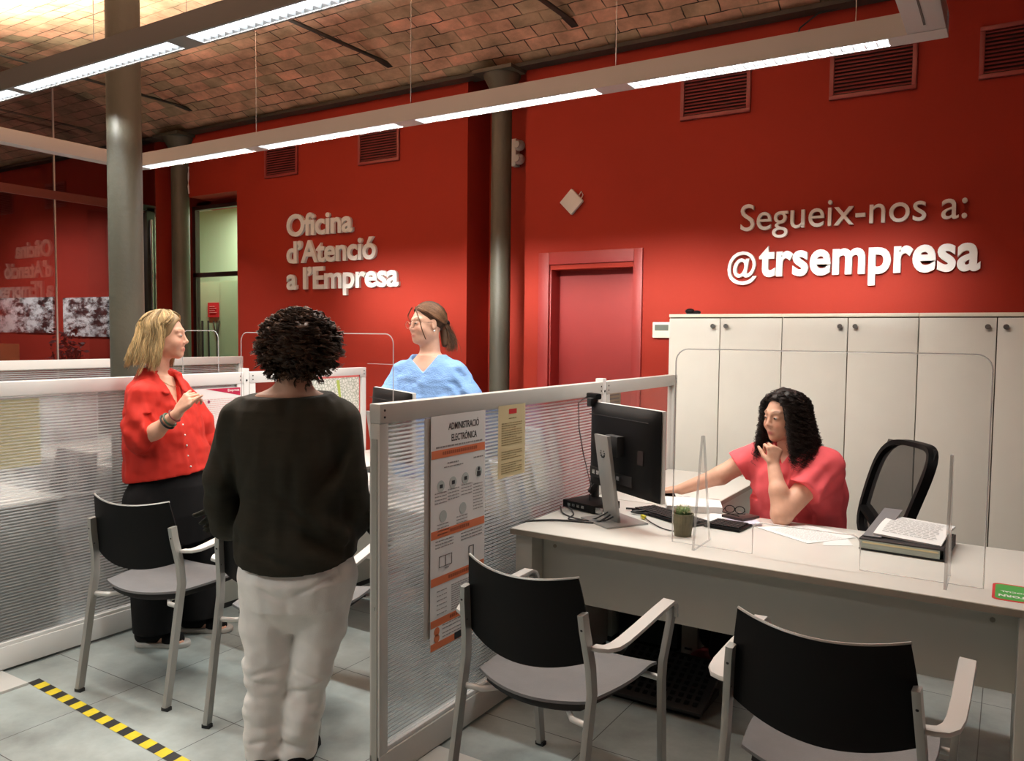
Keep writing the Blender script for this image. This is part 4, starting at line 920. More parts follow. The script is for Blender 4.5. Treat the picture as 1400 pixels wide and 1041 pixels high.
clear_screen('clear protective screen with rounded corners left of the woman in blue', -3.60, -2.512, 2.95, 0.741, 1.552, (-3.2, -2.9, 0.1), (-3.5, -2.6))
clear_screen('clear protective screen corner beside the face of the woman in red', -4.25, -3.92, 3.05, 0.741, 1.560)
t = thing('clear_screen', 'low clear screen edge behind the left partition end, beside the red wall', 'screen', (-3.45, 4.1, 0.74))
b = MB(); b.add([(-3.9, 4.3, 0.741), (-3.45, 4.3, 0.741), (-3.45, 4.3, 1.34), (-3.9, 4.3, 1.34)], [(0, 1, 2, 3)]); build('pane', b, ACRYL, t)
b = MB(); b.box(-3.9, -3.45, 4.299, 4.301, 1.338, 1.341); b.box(-3.452, -3.449, 4.299, 4.301, 0.741, 1.34); build('polished_edge', b, ACRE2, t)
# papers, notebook, spectacles, binders
def paper(label, pts, z, m=PAPER, name='paper_sheet', th=0.0015, lines=0, cat='paper'):
    c = sum((Vector((p[0], p[1], 0)) for p in pts), Vector()) / len(pts); t = thing(name, label, cat, (c.x, c.y, z))
    build('sheet', MB().prism(pts, 2, z, z + th), m, t)
    if lines:
        A, B_, D = Vector(pts[0]), Vector(pts[1]), Vector(pts[3]); b = MB()
        for k in range(lines):
            s = 0.15 + 0.7 * k / lines; y = 0.12
            while y < 0.85:
                w = random.uniform(0.03, 0.1); p = A + (D - A) * s + (B_ - A) * y; q = A + (D - A) * s + (B_ - A) * min(0.88, y + w); e = (D - A).normalized() * 0.002
                b.add([(p.x, p.y, z + th + 0.0004), (q.x, q.y, z + th + 0.0004), (q.x + e.x, q.y + e.y, z + th + 0.0004), (p.x + e.x, p.y + e.y, z + th + 0.0004)], [(0, 1, 2, 3)]); y += w + 0.02
        build('small_print', b, GREYINK, t)
    return t
paper('printed sheet lying in front of the seated woman\'s elbow', [(-0.90, 3.43), (-0.655, 3.27), (-0.50, 3.50), (-0.72, 3.60)], 0.741, lines=14)
paper('plain white sheet near the binder, partly under the printed sheet', [(-0.60, 3.28), (-0.50, 3.34), (-0.545, 3.47), (-0.62, 3.40)], 0.7405, th=0.0008)
paper('thick stack of white paper between monitor and seated woman', [(-1.33, 3.50), (-1.10, 3.60), (-1.17, 3.78), (-1.42, 3.70)], 0.741, th=0.03, name='paper_stack', cat='paper stack')
paper('coloured leaflet beside the hand of the seated woman', [(-1.44, 3.70), (-1.30, 3.80), (-1.36, 3.90), (-1.50, 3.80)], 0.7405, mat('leaflet_print', (0.55, 0.5, 0.55), 0.6, noise=0.5, nscale=60), th=0.003, lines=5)
paper('white sheet under the keypad and the dark notebook', [(-1.14, 3.42), (-0.98, 3.44), (-0.98, 3.60), (-1.15, 3.585)], 0.741, th=0.002)
paper('pale lilac pad under the dark notebook', [(-0.985, 3.385), (-0.885, 3.47), (-0.95, 3.56), (-1.05, 3.47)], 0.7435, mat('lilac_paper', (0.68, 0.64, 0.76), 0.6), th=0.008, name='note_pad', cat='pad')
t = thing('notebook', 'dark brown notebook with elastic on the desk before the seated woman', 'notebook', (-1.0, 3.53, 0.753))
N1 = [(-1.07, 3.49), (-0.965, 3.455), (-0.92, 3.56), (-1.03, 3.60)]
build('cover', MB().prism(N1, 2, 0.7525, 0.764), mat('dark_brown_cover', (0.045, 0.024, 0.022), 0.4), t, bevel=0.002)
t = thing('spectacles', 'folded black spectacles lying on the dark notebook', 'glasses', (-1.02, 3.53, 0.766))
b = MB()
for cxx in (-1.045, -1.0):
    b.tube([(cxx + 0.020 * math.cos(a * PI / 8), 3.53 + 0.005 * math.cos(a * PI / 8), 0.785 + 0.016 * math.sin(a * PI / 8)) for a in range(16)], 0.002, 6, up=(0, 1, 0), closed=True)
b.tube([(-1.025, 3.531, 0.79), (-1.02, 3.531, 0.79)], 0.002, 6)
build('frame', b, BLACKP, t, smooth=True)
b = MB(); b.tube([(-1.065, 3.525, 0.79), (-1.07, 3.50, 0.775), (-0.99, 3.485, 0.767)], 0.0018, 6); b.tube([(-0.98, 3.535, 0.79), (-0.97, 3.51, 0.775), (-1.05, 3.50, 0.767)], 0.0018, 6); build('temple', b, BLACKP, t, smooth=True)
t = thing('computer_mouse', 'black mouse under the stretched hand on the side desk', 'mouse', (-1.43, 3.78, 0.741))
b = MB(); b.sphere((-1.43, 3.79, 0.752), (0.03, 0.05, 0.022)); build('body', b, BLACKP, t, smooth=True)
t = thing('ring_binder', 'thick grey-green ring binder full of papers near the right screen foot', 'binder', (-0.32, 3.42, 0.741))
ax = ((0.99, -0.06, 0), (0.06, 0.99, 0), (0, 0, 1))
b = MB(); b.obox((-0.32, 3.44, 0.745), ax, (0.145, 0.15, 0.003)); b.obox((-0.32, 3.44, 0.782), ax, (0.145, 0.15, 0.003)); b.obox((-0.172, 3.43, 0.763), ax, (0.003, 0.15, 0.021)); build('cover', b, mat('black_binder_card', (0.02, 0.02, 0.022), 0.5), t, bevel=0.002)
b = MB(); b.obox((-0.325, 3.43, 0.764), ax, (0.138, 0.142, 0.015)); build('papers', b, mat('grey_green_paper_edge', (0.36, 0.40, 0.36), 0.8, noise=0.2, nscale=3, stretch=(1, 1, 120)), t)
b = MB(); b.obox((-0.33, 3.288, 0.772), ax, (0.13, 0.002, 0.003)); build('manila_folder', b, PAPERY, t)
t = thing('paper_sheet', 'printed white sheets lying slanted on top of the ring binder', 'paper', (-0.30, 3.42, 0.79))
Sx = lambda u, v: (-0.43 + 0.235 * u + 0.03 * v, 3.35 - 0.02 * u + 0.28 * v - 0.0, 0.800 - 0.012 * u + 0.012 * math.sin(v * 3) + 0.02 * v)
b = MB(); b.grid(Sx, 10, 10, thick=0.008); build('sheet', b, PAPER, t)
b = MB()
for k in range(14):
    v = 0.12 + 0.055 * k; u = 0.1
    while u < 0.85:
        w = random.uniform(0.04, 0.12); p0, p1, p2, p3 = Sx(u, v), Sx(min(u + w, 0.9), v), Sx(min(u + w, 0.9), v + 0.012), Sx(u, v + 0.012); b.add([(p[0], p[1], p[2] + 0.0012) for p in (p0, p1, p2, p3)], [(0, 1, 2, 3)]); u += w + 0.02
build('small_print', b, GREYINK, t)
t = thing('folder', 'thin dark grey folder leaning behind the printed sheets on the binder', 'folder', (-0.45, 3.5, 0.78))
b = MB(); b.add([(-0.465, 3.33, 0.787), (-0.40, 3.33, 0.787), (-0.36, 3.66, 0.84), (-0.43, 3.66, 0.84), (-0.465, 3.33, 0.790), (-0.40, 3.33, 0.790), (-0.36, 3.66, 0.843), (-0.43, 3.66, 0.843)], [(0, 3, 2, 1), (4, 5, 6, 7), (0, 1, 5, 4), (1, 2, 6, 5), (2, 3, 7, 6), (3, 0, 4, 7)]); build('cover', b, mat('grey_card', (0.16, 0.16, 0.17), 0.6), t)
# green and red sticker at the right end of the desk
t = thing('desk_sticker', 'green sticker with red border and white letters on the desk edge', 'sticker', (0.03, 2.98, 0.741))
def rr(x0, x1, y0, y1, r): 
    o = []
    for (cx_, cy_, a0) in ((x1 - r, y1 - r, 0), (x0 + r, y1 - r, 90), (x0 + r, y0 + r, 180), (x1 - r, y0 + r, 270)):
        for k in range(6): a = math.radians(a0 + 18 * k); o.append((cx_ + r * math.cos(a), cy_ + r * math.sin(a)))
    return o
build('border', MB().prism(rr(-0.025, 0.072, 2.90, 3.10, 0.02), 2, 0.7405, 0.7412), REDP, t)
build('field', MB().prism(rr(-0.017, 0.071, 2.912, 3.088, 0.018), 2, 0.7413, 0.7417), GREENP, t)
b = MB(); text_on(b, 'TORN', (0.068, 3.0 - 0.035, 0.7418), (-1, 0, 0), (0, -1, 0), 0.075, 0.022, 0.0004, (0, 0, 1), 0.03, res=2); text_on(b, 'SOCIAL', (0.068, 3.0 + 0.01, 0.7418), (-1, 0, 0), (0, -1, 0), 0.07, 0.014, 0.0004, (0, 0, 1), 0.02, res=2); build('lettering', b, PAPER, t)

# under the desk
t = thing('footrest', 'black textured footrest on the floor under the foreground desk', 'footrest', (-1.25, 3.25, 0))
b = MB(); b.obox((-1.22, 3.22, 0.085), ((1, 0, 0), (0, 0.94, 0.34), (0, -0.34, 0.94)), (0.22, 0.16, 0.01)); pl = build('plate', b, BLACKM, t, bevel=0.006)
b = MB()
for i in range(11):
    for j in range(8): b.obox(Vector((-1.22, 3.22, 0.096)) + Vector((1, 0, 0)) * (-0.18 + 0.036 * i) + Vector((0, 0.94, 0.34)) * (-0.125 + 0.036 * j), ((1, 0, 0), (0, 0.94, 0.34), (0, -0.34, 0.94)), (0.01, 0.01, 0.003))
k = build('studs', b, BLACKP, t); k['kind'] = 'stuff'
b = MB(); b.box(-1.42, -1.02, 3.10, 3.36, 0.0, 0.03); b.box(-1.40, -1.37, 3.18, 3.34, 0.03, 0.08); b.box(-1.07, -1.04, 3.18, 3.34, 0.03, 0.08); build('base', b, BLACKP, t, bevel=0.005)
t = thing('pedestal_cabinet', 'black drawer pedestal in the shade under the foreground desk', 'cabinet', (-1.42, 3.75, 0))
b = MB(); b.box(-1.64, -1.33, 3.68, 4.18, 0.03, 0.56); build('body', b, BLACKM, t, bevel=0.004)
b = MB(); b.box(-1.62, -1.35, 3.70, 4.16, 0.0, 0.03); build('plinth', b, BLACKP, t)
for z in (0.05, 0.22, 0.39):
    b = MB(); b.box(-1.33, -1.323, 3.69, 4.17, z, z + 0.16); build('drawer', b, BLACKP, t, bevel=0.002)

t = thing('document_tray', 'paper-filled document holder on the middle desk, blurred behind the ribbed partition', 'document holder', (-1.98, 3.25, 0.741))
for k, (y, h, mm) in enumerate(((2.95, 0.30, PAPERY), (3.08, 0.24, PAPER), (3.2, 0.22, GREYINK), (3.32, 0.27, PAPERY), (3.44, 0.36, PAPER))):
    b = MB(); b.obox((-2.0 - 0.02 * (k % 2), y, 0.742 + h / 2), ((0.9, -0.4, 0), (0.38, 0.87, 0.3), (-0.1, -0.25, 0.95)), (0.10, 0.008, h / 2)); build('papers', b, mm, t)
b = MB(); b.box(-2.10, -1.90, 2.90, 3.48, 0.741, 0.755); build('tray', b, BLACKM, t, bevel=0.003)
t = thing('handbag', 'dark plum handbag on the middle desk edge, blurred behind the ribbed partition', 'bag', (-2.2, 2.97, 0.741))
b = MB(); b.sphere((-2.22, 2.97, 0.80), (0.07, 0.10, 0.06)); build('body', b, mat('plum_leather', (0.10, 0.03, 0.06), 0.5), t, smooth=True)
# striped floor tape
def tape(label, p, q, n, w=0.048):
    t = thing('floor_tape', label, 'floor tape', (p[0], p[1], 0)); P = Vector((p[0], p[1], 0)); Q = Vector((q[0], q[1], 0)); d = (Q - P); s = d.length / n; d.normalize(); nn = Vector((-d.y, d.x, 0)) * w / 2
    for col, mm in ((0, TAPEK), (1, TAPEY)):
        b = MB()
        for k in range(n):
            if k % 2 != col: continue
            a, c_ = P + d * s * k, P + d * s * (k + 1); sh = d * -0.004; z = Vector((0, 0, 0.0012))
            b.add([a - nn - sh + z, c_ - nn - sh + z, c_ + nn + sh + z, a + nn + sh + z], [(0, 1, 2, 3)])
        build(['black_stripe', 'yellow_stripe'][col], b, mm, t)
tape('yellow and black striped tape on the floor at the lower left', (-3.62, 1.825), (-2.20, 1.738), 27, 0.052)
tape('short piece of striped tape beside the foreground partition post', (-1.87, 1.86), (-1.812, 2.10), 4, 0.05)

# office chair of the seated woman
t = thing('office_chair', 'black mesh-back swivel chair behind the seated woman', 'chair', (-0.50, 4.12, 0), math.radians(-55))
def oc(u, v, ins=0.0):   # backrest surface, u across, v up, local frame: sitter looks to -y
    a = 2 * u - 1; w = (0.185 + 0.045 * math.sin(min(v * 1.25, 1) * PI * 0.5)) * (1 - ins); return (a * w, -0.03 * a * a + 0.14 * v + 0.03 * v * v, 0.57 + 0.50 * v)
def rim(n=64):
    out = []
    for k in range(n):
        a = 2 * PI * k / n; cu, cv = math.cos(a), math.sin(a); p = 4.5; r = (abs(cu) ** p + abs(cv) ** p) ** (-1 / p); out.append(oc(0.5 + 0.47 * r * cu, 0.5 + 0.47 * r * cv))
    return out
b = MB(); b.sweep(rim(), [(-0.012, -0.022), (0.012, -0.022), (0.012, 0.022), (-0.012, 0.022)], up=(0, 1, 0), closed=True); build('back_frame', b, BLACKP, t, smooth=True, world=False)
b = MB()
for (u0, v0, u1, v1) in ((0.04, 0.30, 0.62, 0.04), (0.38, 0.04, 0.96, 0.30)): b.sweep([oc(u0 + (u1 - u0) * k / 8, v0 + (v1 - v0) * k / 8) for k in range(9)], [(-0.010, -0.03), (0.010, -0.03), (0.010, 0.03), (-0.010, 0.03)], up=(0, 1, 0))
build('back_brace', b, BLACKP, t, smooth=True, world=False)
mm, N_, L_, o_ = nodes_mat('black_mesh_fabric')
_a = N_.new('ShaderNodeBsdfTransparent'); _b = N_.new('ShaderNodeBsdfDiffuse'); _b.inputs[0].default_value = (0.02, 0.02, 0.02, 1)
tc = N_.new('ShaderNodeTexCoord'); ck = N_.new('ShaderNodeTexChecker'); ck.inputs['Scale'].default_value = 420; L_.new(tc.outputs['Object'], ck.inputs['Vector'])
mr = N_.new('ShaderNodeMapRange'); mr.inputs[3].default_value = 0.62; mr.inputs[4].default_value = 0.88; L_.new(ck.outputs['Fac'], mr.inputs[0])
_m = N_.new('ShaderNodeMixShader'); L_.new(mr.outputs[0], _m.inputs[0]); L_.new(_a.outputs[0], _m.inputs[1]); L_.new(_b.outputs[0], _m.inputs[2]); L_.new(_m.outputs[0], o_.inputs[0])
build('mesh_back', MB().grid(lambda u, v: oc(0.04 + 0.92 * u, 0.03 + 0.94 * v), 12, 14), mm, t, smooth=True, world=False)
b = MB(); b.sphere((0, -0.27, 0.435), (0.245, 0.24, 0.045), 28, 12); build('seat', b, BLACKM, t, smooth=True, world=False)
b = MB(); b.sweep([(0, -0.1, 0.40), (0, 0.06, 0.42), (0, 0.075, 0.60)], [(-0.03, -0.01), (0.03, -0.01), (0.03, 0.01), (-0.03, 0.01)], up=(1, 0, 0)); build('back_post', b, BLACKP, t, world=False)
b = MB(); b.cyl((0, -0.27, 0.09), 0.026, 0.31, 20); build('column', b, CHROME, t, smooth=True, world=False)
for k in range(5):
    a = 2 * PI * k / 5; b = MB(); b.sweep([(0.02 * math.cos(a), -0.27 + 0.02 * math.sin(a), 0.10), (0.28 * math.cos(a), -0.27 + 0.28 * math.sin(a), 0.07)], [(-0.02, -0.012), (0.02, -0.012), (0.015, 0.012), (-0.015, 0.012)]); l = build('base_arm', b, BLACKP, t, world=False)
    b = MB(); b.cyl((0.28 * math.cos(a) - 0.01, -0.27 + 0.28 * math.sin(a), 0.028), 0.028, 0.022, 18, axis=0); build('caster', b, BLACKM, l, smooth=True, world=False)
# ------------------------------------------------------------------ people: smooth fields turned into continuous skins
_lat = RNG.rand(32, 32, 32).astype(np.float32)
def vn(x, y, z):
    xi, yi, zi = np.floor(x), np.floor(y), np.floor(z); fx, fy, fz = x - xi, y - yi, z - zi
    fx = fx * fx * (3 - 2 * fx); fy = fy * fy * (3 - 2 * fy); fz = fz * fz * (3 - 2 * fz)
    a, b, c = xi.astype(int) & 31, yi.astype(int) & 31, zi.astype(int) & 31; a1, b1, c1 = (a + 1) & 31, (b + 1) & 31, (c + 1) & 31
    L = _lat
    v0 = (L[a, b, c] * (1 - fx) + L[a1, b, c] * fx) * (1 - fy) + (L[a, b1, c] * (1 - fx) + L[a1, b1, c] * fx) * fy
    v1 = (L[a, b, c1] * (1 - fx) + L[a1, b, c1] * fx) * (1 - fy) + (L[a, b1, c1] * (1 - fx) + L[a1, b1, c1] * fx) * fy
    return v0 * (1 - fz) + v1 * fz - 0.5
def V3(p): return np.array(p, dtype=np.float32)
class Field:
    def __init__(s, lo, hi, h):
        s.lo = np.array(lo, float); s.h = h; s.n = np.ceil((np.array(hi) - s.lo) / h).astype(int) + 1
        s.ax = [(s.lo[i] + h * np.arange(s.n[i])).astype(np.float32) for i in range(3)]; s.F = np.full(s.n, 9.0, np.float32)
    def region(s, lo, hi):
        a = np.maximum(np.floor((np.array(lo) - s.lo) / s.h).astype(int), 0); b = np.minimum(np.ceil((np.array(hi) - s.lo) / s.h).astype(int) + 1, s.n)
        if np.any(b <= a): return None
        sl = tuple(slice(a[i], b[i]) for i in range(3)); return sl, np.meshgrid(s.ax[0][sl[0]], s.ax[1][sl[1]], s.ax[2][sl[2]], indexing='ij', sparse=True)
    def put(s, fn, lo, hi, k=0.0, sub=False):
        pad = 0.02 + k; r = s.region(np.array(lo) - pad, np.array(hi) + pad)
        if r is None: return
        sl, (X, Y, Z) = r; d = fn(X, Y, Z).astype(np.float32); A = s.F[sl]
        if sub:
            d = -d
            if k: h = np.clip(0.5 - 0.5 * (d - A) / k, 0, 1); s.F[sl] = d * (1 - h) + A * h + k * h * (1 - h)
            else: s.F[sl] = np.maximum(A, d)
        else:
            if k: h = np.clip(0.5 + 0.5 * (d - A) / k, 0, 1); R = d * (1 - h) + A * h - k * h * (1 - h); s.F[sl] = np.where(A > 5, d, R)
            else: s.F[sl] = np.minimum(A, d)
    def ell(s, c, r, k=0.02, R=None, sub=False):
        c = V3(c); r = V3(r); m = float(max(r)) * 1.05
        def fn(X, Y, Z):
            p = [X - c[0], Y - c[1], Z - c[2]]
            if R is not None: q = [p[0] * R[i][0] + p[1] * R[i][1] + p[2] * R[i][2] for i in range(3)]
            else: q = p
            k0 = np.sqrt((q[0] / r[0]) ** 2 + (q[1] / r[1]) ** 2 + (q[2] / r[2]) ** 2) + 1e-6
            k1 = np.sqrt((q[0] / r[0] ** 2) ** 2 + (q[1] / r[1] ** 2) ** 2 + (q[2] / r[2] ** 2) ** 2) + 1e-6
            return k0 * (k0 - 1) / k1
        s.put(fn, c - m, c + m, k, sub)
    def rc(s, a, b, ra, rb, k=0.02, sq=None, sub=False):
        """tapered round bar; sq = (axis, factor) flattens the section along the axis"""
        a = V3(a); b = V3(b); ab = b - a; L2 = float(ab @ ab) + 1e-9
        if sq is not None: u = V3(sq[0]); u = u / np.linalg.norm(u); fac = sq[1]
        def fn(X, Y, Z):
            p = [X - a[0], Y - a[1], Z - a[2]]; t = np.clip((p[0] * ab[0] + p[1] * ab[1] + p[2] * ab[2]) / L2, 0, 1)
            q = [p[i] - ab[i] * t for i in range(3)]
            d2 = q[0] ** 2 + q[1] ** 2 + q[2] ** 2
            if sq is not None:
                w = q[0] * u[0] + q[1] * u[1] + q[2] * u[2]; d2 = d2 + w * w * (1 / fac ** 2 - 1)
            return np.sqrt(d2) - (ra + (rb - ra) * t)
        m = max(ra, rb); s.put(fn, np.minimum(a, b) - m, np.maximum(a, b) + m, k, sub)
    def chain(s, pts, rs, k=0.02, sq=None):
        for i in range(len(pts) - 1): s.rc(pts[i], pts[i + 1], rs[i], rs[i + 1], k, sq)
    def loft(s, L, ang=0.0, k=0.02, e=2.3, lean=(0, 0)):
        """stack of oval sections (z, cx, cy, rx, ry)"""
        L = sorted(L); z = [l[0] for l in L]; ca, sa = math.cos(ang), math.sin(ang)
        def fn(X, Y, Z):
            Zf = Z; cx, cy, rx, ry = (np.interp(Zf, z, [l[i] for l in L]).astype(np.float32) for i in (1, 2, 3, 4))
            x, y = X - cx, Y - cy; u, v = x * ca + y * sa, -x * sa + y * ca
            q = (np.abs(u / rx) ** e + np.abs(v / ry) ** e + 1e-9) ** (1 / e); d = (q - 1) * np.minimum(rx, ry)
            return np.maximum(d, np.maximum(Z - z[-1], z[0] - Z) * 0.9)
        m = max(max(l[3], l[4]) for l in L); lo = [min(l[1] for l in L) - m, min(l[2] for l in L) - m, z[0]]; hi = [max(l[1] for l in L) + m, max(l[2] for l in L) + m, z[-1]]
        s.put(fn, lo, hi, k)
    def cut(s, p, n, lo=None, hi=None, k=0.0):
        """remove everything on the side the normal points to, inside the box lo-hi"""
        p = V3(p); n = V3(n); n = n / np.linalg.norm(n); r = s.region(lo if lo is not None else s.lo, hi if hi is not None else s.lo + s.h * s.n)
        if r is None: return
        sl, (X, Y, Z) = r; d = (X - p[0]) * n[0] + (Y - p[1]) * n[1] + (Z - p[2]) * n[2]; s.F[sl] = np.maximum(s.F[sl], d)
    def folds(s, amp, sx, sy, sz, seed=0.0, lo=None, hi=None, fade=None):
        r = s.region(lo if lo is not None else s.lo, hi if hi is not None else s.lo + s.h * s.n)
        sl, (X, Y, Z) = r; A = s.F[sl]
        w = (vn(X * sx + seed, Y * sy + seed * 2, Z * sz + seed * 3 + 0 * X) + 0.5 * vn(X * sx * 2.1 + seed, Y * sy * 2.1, Z * sz * 2.1 + 7)) * 2 * amp
        if fade is not None: w = w * fade(X, Y, Z)
        s.F[sl] = A + w
    def wave(s, amp, fn, lo=None, hi=None):
        r = s.region(lo if lo is not None else s.lo, hi if hi is not None else s.lo + s.h * s.n); sl, (X, Y, Z) = r; s.F[sl] = s.F[sl] + amp * fn(X, Y, Z)
    def mesh(s):
        V, F_ = s.mesh0(); n = len(V); lab = np.arange(n)
        for _ in range(200):
            m = lab[F_].min(1); new = lab.copy()
            for c in range(4): np.minimum.at(new, F_[:, c], m)
            new = new[new]; new = new[new]
            if (new == lab).all(): break
            lab = new
        u, cnt = np.unique(lab, return_counts=True)
        if len(u) > 1: pieces = sorted(cnt)[::-1][:6]; print('PIECES', pieces)
        keep = lab == u[cnt.argmax()]; F_ = F_[keep[F_[:, 0]]]; idx = np.cumsum(keep) - 1; return V[keep], idx[F_]
    def mesh0(s):
        F = s.F; I = F < 0; n = s.n
        c = np.zeros(n - 1, np.uint8)
        for i in (0, 1):
            for j in (0, 1):
                for k in (0, 1): c += I[i:n[0] - 1 + i, j:n[1] - 1 + j, k:n[2] - 1 + k]
        act = np.argwhere((c > 0) & (c < 8)); idx = np.full(n - 1, -1, np.int32); idx[tuple(act.T)] = np.arange(len(act))
        acc = np.zeros((len(act), 3), np.float32); cnt = np.zeros((len(act), 1), np.float32)
        cor = {}
        for i in (0, 1):
            for j in (0, 1):
                for k in (0, 1): cor[(i, j, k)] = F[act[:, 0] + i, act[:, 1] + j, act[:, 2] + k]
        for ax in range(3):
            for u in (0, 1):
                for v in (0, 1):
                    a = [u, v]; a.insert(ax, 0); b = [u, v]; b.insert(ax, 1); fa, fb = cor[tuple(a)], cor[tuple(b)]; m = (fa < 0) != (fb < 0)
                    t = np.where(m, fa / np.where(m, fa - fb, 1), 0); p = np.zeros((len(act), 3), np.float32); p[:] = a; p[:, ax] = t; acc += p * m[:, None]; cnt += m[:, None]
        V = s.lo + s.h * (act + acc / cnt); faces = []
        for ax in range(3):
            A = I[tuple(slice(0, n[i] - (1 if i == ax else 0)) for i in range(3))]; B = I[tuple(slice(1 if i == ax else 0, n[i]) for i in range(3))]
            e = np.argwhere(A != B); o1, o2 = [(1, 2), (2, 0), (0, 1)][ax]
            e = e[(e[:, o1] > 0) & (e[:, o2] > 0) & (e[:, o1] < n[o1] - 1) & (e[:, o2] < n[o2] - 1)]
            q = []
            for (d1, d2) in ((-1, -1), (0, -1), (0, 0), (-1, 0)):
                c_ = e.copy(); c_[:, o1] += d1; c_[:, o2] += d2; q.append(idx[tuple(c_.T)])
            q = np.stack(q, 1); fl = I[tuple(e.T)]; q[~fl] = q[~fl][:, ::-1]; faces.append(q[(q >= 0).all(1)])
        return V, np.concatenate(faces)
def npmesh(name, V, F, m, parent=None, loc=(0, 0, 0), rz=0.0, col=None, smooth=True):
    """V,F numpy arrays in the figure's own frame"""
    me = bpy.data.meshes.new(name); V = np.asarray(V, np.float32); F = np.asarray(F, np.int32); me.vertices.add(len(V)); me.vertices.foreach_set('co', V.ravel())
    k = F.shape[1]; me.loops.add(F.size); me.loops.foreach_set('vertex_index', F.ravel()); me.polygons.add(len(F)); me.polygons.foreach_set('loop_start', np.arange(0, F.size, k, dtype=np.int32))
    try: me.polygons.foreach_set('loop_total', np.full(len(F), k, np.int32))
    except Exception: pass
    me.update(calc_edges=True); me.validate()
    if smooth: me.polygons.foreach_set('use_smooth', np.ones(len(me.polygons), bool))
    if col is not None:
        at = me.color_attributes.new('Col', 'FLOAT_COLOR', 'POINT'); c4 = np.ones((len(V), 4), np.float32); c4[:, :3] = col; at.data.foreach_set('color', c4.ravel())
    me.materials.append(m); o = bpy.data.objects.new(name, me); COL.objects.link(o)
    if parent is not None: o.parent = parent
    else: o.location = loc; o.rotation_euler = (0, 0, rz)
    return o
def ribbons(P, rad, sides=4, taper=0.35):
    """P (N,M,3) hair paths -> thin tubes"""
    P = np.asarray(P, np.float32); N, Mn, _ = P.shape; T = np.gradient(P, axis=1); T /= np.linalg.norm(T, axis=2, keepdims=True) + 1e-9
    U = np.array([0.3, 0.5, 0.81], np.float32); A = np.cross(T, U); A /= np.linalg.norm(A, axis=2, keepdims=True) + 1e-9; B = np.cross(T, A)
    r = np.asarray(rad, np.float32); r = (r if r.ndim else np.full(N, r))[:, None] * (1 - (1 - taper) * np.linspace(0, 1, Mn)[None] ** 2)
    ang = np.arange(sides) * 2 * PI / sides; V = P[:, :, None] + r[:, :, None, None] * (A[:, :, None] * np.cos(ang)[None, None, :, None] + B[:, :, None] * np.sin(ang)[None, None, :, None])
    base = (np.arange(N)[:, None] * Mn + np.arange(Mn - 1)[None])[:, :, None] * sides; q = np.arange(sides)[None, None]; q2 = (q + 1) % sides
    F = np.stack([base + q, base + q2, base + sides + q2, base + sides + q], -1).reshape(-1, 4); return V.reshape(-1, 3), F

SKIN = mat('skin', (0.6, 0.35, 0.25), 0.5, attr=True, spec=0.35, bump=0.08, bscale=300, noise=0.04, nscale=40)
EYE = mat('eye', (0.6, 0.58, 0.56), 0.2, attr=True)
def cloth(name, c, rough=0.85, bump=0.15, bs=500, noise=0.06, stretch=None, sheen=0.0): return mat(name, c, rough, spec=0.25, bump=bump, bscale=bs, noise=noise, nscale=14, stretch=stretch, sheen=sheen)

